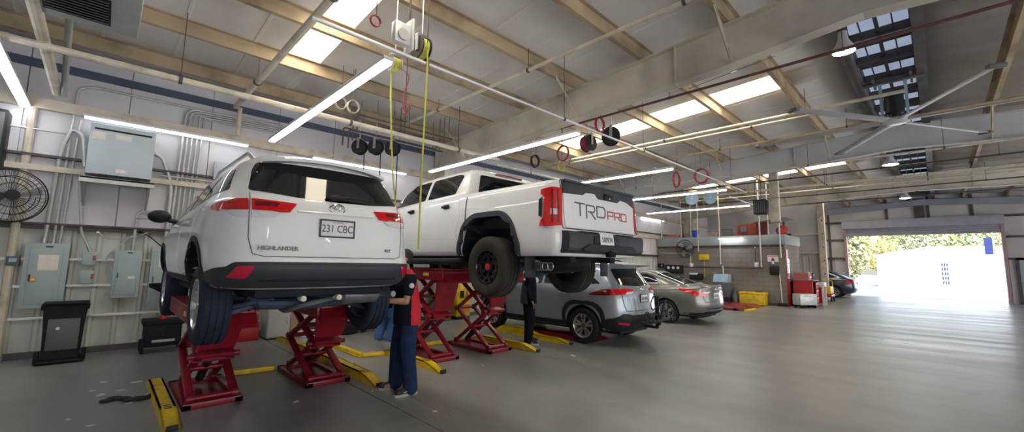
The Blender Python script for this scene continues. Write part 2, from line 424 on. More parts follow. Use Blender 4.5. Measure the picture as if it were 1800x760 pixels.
# rigid frames (tapered rafters + columns)
def frame(x, bots, m, name='roof_frame', colside=True):
    mb = MB(); ys = [WY-.05, 5.5, 2.2, .45, -2.2, -5.5, Y0+.1]; bz = [interp(bots, abs(y-.45)) for y in ys]
    for (ya, za), (yb, zb) in zip(zip(ys, bz), zip(ys[1:], bz[1:])):
        mb.prism([(x-.006, ya, za), (x-.006, yb, zb), (x-.006, yb, roofz(yb)-.01), (x-.006, ya, roofz(ya)-.01)], (.012, 0, 0))
        for (z1, z2) in ((za, zb), (roofz(ya)-.012, roofz(yb)-.012)):
            mb.prism([(x-.11, ya, z1), (x-.11, yb, z2), (x-.11, yb, z2+.014), (x-.11, ya, z1+.014)], (.22, 0, 0))
    for y in (7.6, 2.9, -2.9, -7.0):
        zb = interp(bots, abs(y-.45)); mb.bb(x-.09, x+.09, y-.006, y+.006, zb, roofz(y)-.01)
    # column against the left wall
    zt = bz[0]
    mb.prism([(x-.006, WY-.12, 0), (x-.006, WY-.40, 0), (x-.006, WY-.62, zt+.05), (x-.006, WY-.12, zt+.05)], (.012, 0, 0))
    mb.prism([(x-.11, WY-.40, 0), (x-.11, WY-.415, 0), (x-.11, WY-.635, zt+.05), (x-.11, WY-.62, zt+.05)], (.22, 0, 0))
    mb.bb(x-.11, x+.11, WY-.125, WY-.11, 0, 4.8)
    struct(mb.build(name, m))
    for y in (8.64, 4.96, 2.02, -1.12, -4.06):    # flange braces, frame bottom up to a purlin
        zb = interp(bots, abs(y-.45))
        b = MB(); b.beam((x-.02, y, zb+.03), (x-.75, y, roofz(y)+.03), .05, .008, up=(0, 1, 0)); b.beam((x-.02, y, zb+.03), (x-.75, y, roofz(y)+.03), .008, .05, up=(0, 1, 0))
        b.beam((x+.02, y, zb+.03), (x+.75, y, roofz(y)+.03), .05, .008, up=(0, 1, 0))
        struct(b.build('beam_brace', M['rail_cream']))
frame(6.72, [(0, 4.84), (2, 4.66), (6, 4.47), (9.6, 4.20)], M['frame_paint'])
frame(15.1, [(0, 4.82), (2, 4.70), (6, 4.47), (9.6, 4.20)], M['frame_grey'])
frame(23.5, [(0, 4.80), (3.2, 4.70), (6, 4.52), (9.6, 4.20)], M['frame_paint'])
# left wall: ribbed metal below, smooth faced insulation above
mb = MB(); n = int((WX-X0)/.30); xs = [X0+i*.30 for i in range(n+1)]
for x in xs:
    for u, v, d, e in ((x, x+.19, 0, 0), (x+.19, x+.215, 0, -.03), (x+.215, x+.255, -.03, -.03), (x+.255, x+.28, -.03, 0), (x+.28, x+.30, 0, 0)):
        mb.face([(u, WY+d, 0), (v, WY+e, 0), (v, WY+e, 2.05), (u, WY+d, 2.05)])
struct(mb.build('wall_left', M['wall_ribbed'], recalc=False))
mb = MB(); x = X0
while x < WX:
    mb.prism([(x+.008, WY-.03, 2.10), (x+1.212, WY-.03, 2.10), (x+1.212, WY-.03, 4.98), (x+.008, WY-.03, 4.98)], (0, .09, 0)); x += 1.22
mb.bb(X0, WX, WY+.02, WY+.12, -.1, 5.2)
struct(mb.build('wall_left_upper', M['wall_upper']))
mb = MB(); mb.bb(X0, WX, WY-.10, WY-.03, 2.03, 2.13); mb.bb(X0, WX, WY-.13, WY-.10, 2.10, 2.13); struct(mb.build('trim_3', M['dark_steel']))
for z, h, m in ((3.03, .07, 'rail_cream'), (3.22, .03, 'dark_steel'), (4.10, .13, 'rail_cream')):
    mb = MB(); mb.bb(X0, WX, WY-.15, WY-.03, z-h, z+h*.3); struct(mb.build('wall_rail', M[m]))
mb = MB(); mb.bb(X0, 27.1, WY-.06, WY+.01, 4.66, 4.80); struct(mb.build('trim_4', M['eave_blue']))
mb = MB(); mb.bb(X0, 20.2, WY-.055, WY-.03, .0, .10); struct(mb.build('baseboard_left', M['dark_steel']))
for z in (1.55, 1.12, .62):
    mb = MB(); mb.bb(X0, 6.3, WY-.065, WY-.025, z-.02, z+.02); struct(mb.build('wall_rail', M['galv']))
# back wall with the roller door opening
D0, D1, DZ = 3.78, -2.30, 3.50
mb = MB()
def ribs_x(y0, y1, z0, z1):
    n = max(1, int(round(abs(y1-y0)/.3))); w = (y1-y0)/n
    for i in range(n):
        y = y0+w*i
        for u, v, d, e in ((0, .62, 0, 0), (.62, .7, 0, -.03), (.7, .86, -.03, -.03), (.86, .94, -.03, 0), (.94, 1, 0, 0)):
            mb.face([(WX+d, y+w*u, z0), (WX+e, y+w*v, z0), (WX+e, y+w*v, z1), (WX+d, y+w*u, z1)])
ribs_x(D0+.1, WY, 0, 2.2); ribs_x(Y0, D1-.1, 0, 2.2)
mb.bb(WX-.02, WX+.15, D0+.1, WY+.1, 2.2, 5.6); mb.bb(WX-.02, WX+.15, Y0, D1-.1, 2.2, 5.6); mb.bb(WX-.02, WX+.15, D1-.1, D0+.1, DZ+.3, 5.9)
mb.bb(WX+.02, WX+.15, D0+.1, WY+.1, 0, 2.2); mb.bb(WX+.02, WX+.15, Y0, D1-.1, 0, 2.2)
struct(mb.build('wall_back', M['wall_back'], recalc=False))
mb = MB()
for z in (2.2, 3.3, 4.35): mb.bb(WX-.14, WX-.02, D0+.15, WY, z-.05, z+.05); mb.bb(WX-.14, WX-.02, Y0, D1-.15, z-.05, z+.05)
for y in (1.9, .2, -1.4): mb.bb(WX-.12, WX-.02, y-.06, y+.06, 4.4, 5.6)
mb.bb(WX-.2, WX-.02, .35, .75, 4.3, 5.5)
mb.bb(WX-.16, WX-.02, 4.55, 4.65, 0, 5.2)
struct(mb.build('wall_rail', M['dark_steel']))
mb = MB()
mb.prism([(WX-.3, y, 5.10-.057*abs(y-.45)) for y in (WY, .45, Y0)]+[(WX-.3, y, 5.42-.057*abs(y-.45)) for y in (Y0, .45, WY)], (.1, 0, 0))
struct(mb.build('trim_5', M['header_grey']))
mb = MB()   # bolted column at the end of the partition
mb.bb(27.0, 27.6, 4.12, 4.15, 0, 5.1); mb.bb(27.0, 27.6, 4.29, 4.32, 0, 5.1); mb.bb(26.98, 27.02, 4.08, 4.36, 0, 5.1)
struct(mb.build('column', M['rail_cream']))
mb = MB()
for z in (.6, 1.3, 2.0, 2.7, 3.4, 4.1): mb.cyl((26.98, 4.17, z), (26.96, 4.17, z), .035, seg=10)
struct(mb.build('trim_6', M['dark_steel']))
# roller door: drum hood, part of the curtain, guides
d = struct(bpy.data.objects.new('door_1', None)); COL.objects.link(d); d['label'] = 'rolled up steel door over the bright opening'
mb = MB(); z = DZ
while z < 4.0:
    mb.prism([(WX-.16, D1, z), (WX-.13, D1, z+.05), (WX-.16, D1, z+.10), (WX-.14, D1, z+.10), (WX-.11, D1, z+.05), (WX-.14, D1, z)], (0, D0-D1, 0)); z += .1
mb.build('curtain', M['door_grey'], d)
mb = MB(); mb.prism([(WX-.62, D1-.12, 3.92), (WX-.66, D1-.12, 4.15), (WX-.56, D1-.12, 4.38), (WX-.05, D1-.12, 4.42), (WX-.05, D1-.12, 3.92)], (0, D0-D1+.24, 0)); mb.build('hood', M['door_grey'], d)
mb = MB()
for y in (D0+.05, D1-.05): mb.bb(WX-.2, WX+.16, y-.06, y+.06, 0, 3.95)
mb.build('guide', M['guide_pink'], d)
# right and rear walls lie beyond the photo; bays open to daylight on the right
mb = MB()
for a, b in ((X0, -4.6), (1.4, 2.0), (6.4, 7.0), (11.4, 12.0), (16.4, 17.0), (21.4, 22.0), (26.4, WX)): mb.bb(a, b, Y0-.15, Y0, 0, 3.6)
mb.bb(X0, WX, Y0-.15, Y0, 3.6, 5.3); struct(mb.build('wall_right', M['wall_upper']))
mb = MB(); mb.bb(X0-.15, X0, Y0, WY, 0, 5.8); struct(mb.build('wall_rear', M['wall_upper']))
# ---------------- outside
mb = MB(); mb.bb(-80, 140, -90, 90, -.35, -.21); mb.bb(WX+.31, 140, -90, 90, -.22, -.03); struct(mb.build('ground', M['asphalt']))
t = thing('building', 'sunlit white building seen through the open roller door', 'building', (50, 0, 0))
mb = MB(); mb.prism([(0, 3.9, -.03), (0, -8, -.03), (0, -8, 2.95), (0, -2.2, 3.42), (0, .6, 3.42), (0, 3.9, 2.7)], (9, 0, 0)); mb.build('wall', M['bldg_white'], t)
mb = MB(); mb.prism([(-.3, 4.1, 2.68), (-.3, .6, 3.44), (-.3, -2.2, 3.44), (-.3, -8.2, 2.95), (-.3, -8.2, 3.03), (-.3, -2.2, 3.54), (-.3, .6, 3.54), (-.3, 4.1, 2.78)], (9.6, 0, 0)); mb.build('roof', M['bldg_white'], t)
mb = MB(); mb.bb(-.06, 0, 3.9, .45, -.03, .16); mb.bb(-.06, 0, -1.35, -8, -.03, .13); mb.build('brick_base', M['brick_red'], t)
f = MB().bb(-.05, 0, -.58, -.14, .35, 2.25).build('window', M['bldg_white'], t)
mb = MB()
for i in range(3):
    for j in range(5): mb.bb(-.07, -.045, -.54+i*.145, -.44+i*.145, .42+j*.37, .68+j*.37)
mb.build('pane', M['win_blue'], f)
def tree(x, y, h, r, m, label, seed):
    rnd = random.Random(seed); t = thing('tree', label, 'tree', (x, y, -.05), group='trees behind the white building')
    k = MB(); k.tube([(0, 0, 0), (.1, .05, h*.4), (-.05, .1, h*.8)], [.16, .12, .05], 8)
    for i in range(4):
        a = rnd.uniform(0, 6.28); z = h*rnd.uniform(.4, .7); k.tube([(.05, .05, z), (math.cos(a)*r*.6, math.sin(a)*r*.6, z+h*.15)], [.05, .02], 6)
    k.build('trunk', M['bark'], t)
    c = MB()
    for i in range(900):
        a = rnd.uniform(0, 6.28); q = rnd.random()**.4; z = rnd.uniform(-1, 1); rr = r*math.sqrt(max(0, 1-z*z))*q
        p = V((math.cos(a)*rr, math.sin(a)*rr, h*.60+z*h*.42)); s_ = rnd.uniform(.12, .26)
        n = V((rnd.uniform(-1, 1), rnd.uniform(-1, 1), rnd.uniform(-1, 1))).normalized(); u = n.orthogonal().normalized()*s_; w = n.cross(u).normalized()*s_
        c.face([p-u, p-w*.55, p+u, p+w*.55])
    c.build('crown', m, t, recalc=False)
tree(44.5, 5.2, 4.6, 1.2, M['leaf_olive'], 'pale olive tree left of the white building', 1)
tree(47.5, 7.4, 5.6, 1.4, M['leaf_green'], 'green tree between the door jamb and the white building', 2)
tree(63, 4.6, 7.0, 1.7, M['leaf_yellow'], 'yellowing tree rising over the left roof edge', 3)
tree(64, 1.0, 7.4, 1.8, M['leaf_olive'], 'dull olive tree over the middle of the white roof', 4)
tree(63, -2.7, 7.2, 1.8, M['leaf_green'], 'bright green tree right of centre over the roof', 5)
tree(63, -6.3, 7.0, 1.7, M['leaf_yellow'], 'yellow green tree by the right door jamb', 6)
tree(54, 6.6, 6.2, 1.5, M['leaf_yellow'], 'yellow green tree deepest at the left of the opening', 7)
tree(66, 8.6, 8.0, 2.1, M['leaf_green'], 'tall green tree far behind the left trees', 8)
tree(72, 2.8, 8.6, 1.9, M['leaf_green'], 'green tree in the second row behind the dull olive tree', 9)
tree(72, -1.0, 8.8, 1.9, M['leaf_yellow'], 'yellowish tree in the second row right of the middle', 10)
tree(72, -5.0, 8.4, 1.9, M['leaf_olive'], 'dull tree in the second row towards the right jamb', 11)
# ---------------- camera, sky, sun
cam = bpy.data.cameras.new('camera'); co = bpy.data.objects.new('camera', cam); COL.objects.link(co)
cam.sensor_width = 36; cam.lens = 729.84/1800*36; cam.clip_start = .05; cam.clip_end = 400
yaw, pit, rol = math.radians(45.678), math.radians(6.49), math.radians(.898)
fw = V((math.cos(yaw)*math.cos(pit), math.sin(yaw)*math.cos(pit), math.sin(pit))); r = V((math.sin(yaw), -math.cos(yaw), 0)); u = r.cross(fw)
r2 = r*math.cos(rol)+u*math.sin(rol); u2 = -r*math.sin(rol)+u*math.cos(rol)
co.matrix_world = Matrix((r2, u2, -fw)).transposed().to_4x4(); co.location = (0, 0, 1.6)
S.camera = co
w = bpy.data.worlds.new('sky'); S.world = w; w.use_nodes = True
bg = w.node_tree.nodes['Background']; sk = w.node_tree.nodes.new('ShaderNodeTexSky'); sk.sky_type = 'NISHITA'; sk.sun_disc = False
sk.sun_elevation = math.radians(48); sk.sun_rotation = math.radians(200); sk.dust_density = 2.0
w.node_tree.links.new(sk.outputs[0], bg.inputs['Color']); bg.inputs['Strength'].default_value = .46
sl = bpy.data.lights.new('sun', 'SUN'); sl.energy = 17; sl.angle = math.radians(1); sl.color = (1, .96, .9); so = bpy.data.objects.new('sun', sl); COL.objects.link(so)
so.rotation_euler = V((.75, .25, -.85)).to_track_quat('-Z', 'Y').to_euler(); so.location = (-20, -10, 30)
S.view_settings.view_transform = 'Standard'; S.view_settings.look = 'None'; S.view_settings.gamma = 1; S.view_settings.use_curve_mapping = False
S.view_settings.exposure = 0.40
S.cycles.use_denoising = True; S.cycles.max_bounces = 6; S.cycles.diffuse_bounces = 4; S.cycles.sample_clamp_indirect = 6
# ---------------- LED strip fixtures
def led_strip(p0, p1, label, group, n=1, ml='led'):
    p0, p1 = V(p0), V(p1); d = (p1-p0).normalized(); t = thing('led_light', label, 'light fixture', p0, group=group); L = (p1-p0).length/n
    for i in range(n):
        a, b = d*(L*i+.015), d*(L*(i+1)-.015)
        h = MB(); h.beam(a+V((0, 0, .035)), b+V((0, 0, .035)), .13, .05, bev=.008); hb = h.build('housing', M['fan_light'], t)
        k = MB(); k.beam(a+d*.02, b-d*.02, .11, .035, bev=.012); k.build('tube', M[ml], hb)
    for f in [q for i in range(n) for q in (i+.2, i+.8)]:
        k = MB(); k.cyl(d*(L*f)+V((0, 0, .05)), d*(L*f)+V((0, 0, .12)), .012, seg=6); k.build('hanger', M['galv'], t)
    return t
g = 'strip lights hung in rows under the roof'
ZL = 3.95
for x, y0, y1, lb in ((-1.1, 10.0, 5.3, 'strip light at the far left edge above the wall fan'), (2.2, 9.2, 4.36, 'long double strip light hanging below the left skylight'), (5.93, 9.2, 4.36, 'double strip light above the cab of the white pickup'),
        (9.75, 9.2, 4.36, 'strip light just beyond the pickup tailgate top'), (13.55, 9.2, 4.4, 'strip light below the pair of pale blue hose reels'), (17.6, 9.2, 4.9, 'lowest strip light ending at the hanging black heater')):
    led_strip((x, y0, ZL), (x, y1, ZL), lb, g, 2)
led_strip((-.47, 9.86, 3.93), (1.97, 9.86, 3.93), 'wall strip light above the electrical transformer', 'strip lights on the left wall', 1, 'led_wall')
led_strip((3.2, 9.86, 3.93), (5.64, 9.86, 3.93), 'wall strip light above the white family SUV roof', 'strip lights on the left wall', 1, 'led_wall')
led_strip((20.05, 7.0, 2.86), (20.05, 5.92, 2.86), 'short strip light on the ledge of the block room', 'strip lights on the block room')
led_strip((18.6, 10.0, 3.93), (21.0, 10.0, 3.93), 'far strip light glowing beside the pickup tailgate edge', 'strip lights on the left wall', 1, 'led_wall')
for x in (-1.1, 4.0, 9.75, 15.5, 20):   # the same kind over the bays behind the camera
    led_strip((x, -3.2, ZL), (x, -7.9, ZL), 'strip light over the bays behind the viewer', 'strip lights over the near bays', 2)
# ================================================================== vehicles: local frame x right, y forward from the rear bumper, z up
RC_SUV = [(0, 0), (.35, .02), (.62, .07), (.78, .16), (.89, .33), (.96, .58), (1, 1)]
RC_BOX = [(0, 0), (.5, .03), (.78, .09), (.91, .22), (.975, .48), (1, 1)]
FC_STD = [(0, 0), (.4, .05), (.68, .15), (.85, .32), (.95, .6), (1, 1)]
def zf(z, y): return z if isinstance(z, (int, float)) else interp(z, y)
def ring_bm(rows, RC, FC, nm=9):
    bm = bmesh.new(); R = []
    for r in rows:
        z, w, yr, yf = r[:4]; dr = r[4] if len(r) > 4 else .75; df = r[5] if len(r) > 5 else .7
        pts = [(w*u, yr+dr*v) for u, v in RC]
        a, b = yr+dr, yf-df
        pts += [(w, lerp(a, b, (i+1)/(nm+1))) for i in range(nm)]
        pts += [(w*u, yf-df*v) for u, v in FC[::-1]]
        right = [bm.verts.new((x, y, zf(z, y))) for x, y in pts]
        left = [bm.verts.new((-x, y, zf(z, y))) if 0 < i < len(pts)-1 else right[i] for i, (x, y) in enumerate(pts)]
        R.append((right, left))
    n = len(R[0][0])
    for (a, al), (b, bl) in zip(R, R[1:]):
        for k in range(n-1):
            bm.faces.new((a[k], a[k+1], b[k+1], b[k])); bm.faces.new((al[k+1], al[k], bl[k], bl[k+1]))
    for (a, al), flip in ((R[0], True), (R[-1], False)):
        for k in range(n-1):
            q = []
            for v in (a[k], a[k+1], al[k+1], al[k]):
                if v not in q: q.append(v)
            bm.faces.new(q[::-1] if flip else q)
    bmesh.ops.recalc_face_normals(bm, faces=bm.faces[:])
    return bm
def bake(bm, lv=2, cutters=None, cutmat=None, m0=None):
    """subdivide, cut wheel wells / bed with booleans, return a mesh"""
    me = bpy.data.meshes.new('tmp'); bm.to_mesh(me); bm.free()
    if m0: me.materials.append(m0)
    o = bpy.data.objects.new('tmp', me); COL.objects.link(o)
    s = o.modifiers.new('s', 'SUBSURF'); s.levels = s.render_levels = lv
    tmp = []
    for c in (cutters or []):
        cm = bpy.data.meshes.new('cut'); bmesh.ops.recalc_face_normals(c.bm, faces=c.bm.faces[:]); c.bm.to_mesh(cm); c.bm.free(); cm.materials.append(cutmat)
        co_ = bpy.data.objects.new('cut', cm); COL.objects.link(co_); tmp.append(co_)
        b = o.modifiers.new('b', 'BOOLEAN'); b.operation = 'DIFFERENCE'; b.solver = 'EXACT'; b.object = co_; b.material_mode = 'TRANSFER'
    dg = bpy.context.evaluated_depsgraph_get(); out = bpy.data.meshes.new_from_object(o.evaluated_get(dg))
    for t in tmp+[o]: bpy.data.objects.remove(t)
    for p in out.polygons: p.use_smooth = True
    out.set_sharp_from_angle(angle=math.radians(38)); return out
def bvh_of(me):
    b = bmesh.new(); b.from_mesh(me); t = BVHTree.FromBMesh(b); b.free(); return t
def m_side(s): return lambda u, v: (V((s*3, u, v)), V((-s, 0, 0)))
def m_rear(u, v): return V((u, -3, v)), V((0, 1, 0))
def m_cyl(cx, cy):
    def f(u, v):
        a = math.radians(u); d = V((math.cos(a), math.sin(a), 0)); return V((cx, cy, v))+d*3, -d
    return f
def cast(bvh, mode, u, v):
    o, d = mode(u, v); loc, n, i, dist = bvh.ray_cast(o, d)
    if loc is None:
        loc, n, i, dist = bvh.find_nearest(o+d*2.0)
    return loc, d, n
def patch(bvh, poly, mode, t=.006, res=(.05, .05), depth=.012, mb=None):
    """a panel hugging the body: outline poly in the 2D space of mode, thickness t outwards"""
    bm = bmesh.new(); f = bm.faces.new([bm.verts.new((u, v, 0)) for u, v in poly])
    us = [p[0] for p in poly]; vs = [p[1] for p in poly]
    for ax, lo, hi, st in ((0, min(us), max(us), res[0]), (1, min(vs), max(vs), res[1])):
        n = max(1, int(math.ceil((hi-lo)/st)))
        for i in range(1, n):
            c = lo+(hi-lo)*i/n; no = (1, 0, 0) if ax == 0 else (0, 1, 0); co_ = (c, 0, 0) if ax == 0 else (0, c, 0)
            bmesh.ops.bisect_plane(bm, geom=bm.verts[:]+bm.edges[:]+bm.faces[:], plane_co=co_, plane_no=no)
    mb = mb or MB(); A = {}; B = {}
    for v in bm.verts:
        loc, d, n = cast(bvh, mode, v.co.x, v.co.y)
        A[v] = mb.bm.verts.new(loc-d*t); B[v] = mb.bm.verts.new(loc+d*depth)
    for f in bm.faces:
        for q in ([A[v] for v in f.verts], [B[v] for v in f.verts][::-1]):
            g = mb.bm.faces.new(q); g.material_index = mb.mi
    for e in bm.edges:
        if len(e.link_faces) == 1:
            a, b = e.verts; g = mb.bm.faces.new((A[a], A[b], B[b], B[a])); g.material_index = mb.mi
    bm.free(); return mb
def rnd_poly(pts, r=.03, n=4):
    P = [V((p[0], p[1], 0)) for p in pts]; o = []; N = len(P)
    for i in range(N):
        a, b, c = P[i-1], P[i], P[(i+1) % N]; u, w = a-b, c-b; q = min(r, u.length*.45, w.length*.45); A = b+u.normalized()*q; C = b+w.normalized()*q
        for k in range(n+1):
            t = k/n; p = A*(1-t)**2+b*2*t*(1-t)+C*t*t; o.append((p.x, p.y))
    return o
def seam(bvh, pts, mode, r=.005, off=.001, mb=None, step=.05):
    out = []
    for (a, b) in zip(pts, pts[1:]):
        n = max(1, int(math.hypot(b[0]-a[0], b[1]-a[1])/step))
        for i in range(n): out.append((lerp(a[0], b[0], i/n), lerp(a[1], b[1], i/n)))
    out.append(pts[-1]); P = []
    for u, v in out:
        loc, d, n = cast(bvh, mode, u, v); P.append(loc-d*off)
    mb = mb or MB(); mb.tube(P, r, 6); return mb
def arch_poly(cy, cz, ri, ro, a0=-12, a1=192, sq=0.0, n=22):
    def R(r, t):
        c, s_ = math.cos(t), math.sin(t); k = 1+sq*(abs(math.sin(2*t))**1.5)*.16*(1 if s_ > 0 else 0); return (cy+r*k*c, cz+r*k*s_)
    o = [R(ro, math.radians(lerp(a0, a1, i/n))) for i in range(n+1)]; i_ = [R(ri, math.radians(lerp(a1, a0, i/n))) for i in range(n+1)]
    return o+i_
def place_text(bvh, txt, size, x, z, m, name, par, mode=m_rear, xs=1.0, bold=0.0, t=.006):
    loc, d, n = cast(bvh, mode, x, z); mb = text_mb(txt, size, t, xs=xs, bold=bold)
    loc2, _, _ = cast(bvh, mode, x+.08, z); ang = math.atan2(loc2.y-loc.y, loc2.x-loc.x)
    mb.xform(Matrix.Translation(loc+V((0, -t*1.6, 0))) @ Matrix.Rotation(ang, 4, 'Z')); return mb.build(name, m, par)
def wheel(par, x, y, z, side, r=.37, w=.235, rim=.235, style='five', tm='tire', rm='rim_silver', cap='chrome'):
    """side -1: outer face towards -x"""
    o = V((x, y, z)); ax = V((side, 0, 0)); h = w/2
    prof = [(rim*.98, -h*.86), (rim+.02, -h*.98), ((rim+r)/2, -h*1.06), (r-.035, -h*1.0), (r-.012, -h*.86), (r, -h*.70)]
    for c in (-.45, 0, .45):
        prof += [(r, h*(c-.09)), (r-.010, h*(c-.08)), (r-.010, h*(c+.08)), (r, h*(c+.09))]
    prof += [(r, h*.70), (r-.012, h*.86), (r-.035, h), ((rim+r)/2, h*1.06), (rim+.02, h*.98), (rim*.98, h*.86)]
    mb = MB(); mb.lathe(prof, o, ax, 48, caps=False)
    if tm == 'tire_dusty':
        for k in range(44):
            a = 2*PI*k/44; d = V((0, math.cos(a), math.sin(a))); tz = V((0, -math.sin(a), math.cos(a)))
            for s_ in (-1, 1):
                c = o+ax*(s_*h*.69)+d*(r-.012); mb.box(c-d*.008, (h*.36, .034, .026), rot=Matrix((V((1, 0, 0)), tz, d)).transposed())
    t = mb.build('wheel', M[tm], par)
    mb = MB(); mb.lathe([(rim, -h*.9), (rim-.012, -h*.8), (rim-.02, h*.3), (rim-.018, h*.75), (rim+.004, h*.9), (rim+.004, h*.96), (rim-.012, h*.96), (rim-.03, h*.7), (rim-.04, h*.1)], o, ax, 40, caps=False)
    up = V((0, 0, 1)); fwd = V((0, 1, 0))
    def spoke(a, r0, r1, w0, w1, h0, h1, th=.03):
        d = fwd*math.cos(a)+up*math.sin(a); tn = -fwd*math.sin(a)+up*math.cos(a)
        P = [o+d*r0+tn*w0+ax*h0, o+d*r1+tn*w1+ax*h1, o+d*r1-tn*w1+ax*h1, o+d*r0-tn*w0+ax*h0]; mb.prism(P, -ax*th)
    if style == 'five':
        for k in range(5):
            a = PI/2+2*PI*k/5
            for s_ in (-.16, .16): spoke(a+s_, rim*.22, rim*.97, .022, .016, h*.72, h*.86)
        mb.cyl(o+ax*h*.4, o+ax*h*.78, rim*.28, seg=20)
    elif style == 'rav':
        for k in range(5):
            a = PI/2+2*PI*k/5
            for s_ in (-.2, .2): spoke(a+s_*1.1, rim*.2, rim*.97, .014, .03, h*.62, h*.88)
        mb.cyl(o+ax*h*.35, o+ax*h*.7, rim*.26, seg=20)
    else:
        for k in range(6):
            a = PI/6+2*PI*k/6; spoke(a, rim*.3, rim*.72, .022, .03, h*.62, h*.74)
            for s_ in (-.27, .27): spoke(a+s_, rim*.62, rim*.97, .014, .017, h*.74, h*.88)
        mb.lathe([(rim*.55, h*.60), (rim*.78, h*.66), (rim*.78, h*.74), (rim*.60, h*.72)], o, ax, 30, caps=False)
        mb.cyl(o+ax*h*.3, o+ax*h*.70, rim*.36, seg=24)
        for k in range(6):
            a = 2*PI*k/6; c = o+fwd*math.cos(a)*rim*.28+up*math.sin(a)*rim*.28; mb.cyl(c+ax*h*.7, c+ax*h*.78, .012, seg=6)
    mb.build('rim', M[rm], t)
    mb = MB(); mb.cyl(o+ax*h*.05, o+ax*h*.12, rim*.82, seg=32); mb.cyl(o-ax*h*.8, o+ax*h*.05, rim*.3, seg=16); mb.build('brake_disc', M['rim_dark'], t)
    mb = MB(); mb.lathe([(rim*.20, h*.66), (rim*.20, h*.80), (rim*.14, h*.84), (0, h*.85)], o, ax, 20, caps=False); mb.build('hub_cap', M[cap], t)
    return t
def num_plate(bvh, par, x, z, txt, fn=True, tilt=0.0, mode=m_rear, y=None, sub='expiry'):
    loc = cast(bvh, mode, x, z)[0] if y is None else V((x, y, z)); rot = Matrix.Translation(loc+V((0, -.012, 0))) @ Matrix.Rotation(tilt, 4, 'X')
    mb = MB(); mb.box((0, 0, 0), (.31, .008, .158), bev=.01); mb.xform(rot); p = mb.build('number_plate', M['plate_white'], par)
    if fn:
        mb = MB()
        for c, s_ in (((0, -.003, .077), (.33, .014, .014)), ((0, -.003, -.077), (.33, .014, .014)), ((-.158, -.003, 0), (.014, .014, .166)), ((.158, -.003, 0), (.014, .014, .166))): mb.box(c, s_, bev=.003)
        mb.xform(rot); mb.build('plate_frame', M['letter_black'], p)
    if txt: mb = text_mb(txt, .098, .003, xs=.80)
    else:
        mb = MB(); [mb.box((-.10+i*.04, 0, 0), (.022, .003, .062)) for i in (0, 1, 2, 3.4, 4.4, 5.4)]   # characters too blurred to read
    mb.xform(rot @ Matrix.Translation((0, -.005, -.004))); mb.build('plate_digits', M['letter_black' if txt else 'letter_grey'], p)
    if not sub: return p
    mb = text_mb(sub[0], .020, .002); mb.xform(rot @ Matrix.Translation((0, -.005, .058))); mb.build('plate_heading', M[sub[1]], p)
    return p
def oval_emblem(bvh, par, x, z, s=.055, m='chrome'):
    loc, d, n = cast(bvh, m_rear, x, z); mb = MB()
    def el(a, b, cz, r): mb.tube([loc+V((a*math.cos(t), -.006, cz+b*math.sin(t))) for t in [2*PI*i/28 for i in range(28)]], r, 6, closed=True)
    el(s*1.15, s*.78, 0, s*.11); el(s*.38, s*.68, -.04*s, s*.08); el(s*.80, s*.30, s*.33, s*.08); return mb.build('oval_emblem', M[m], par)

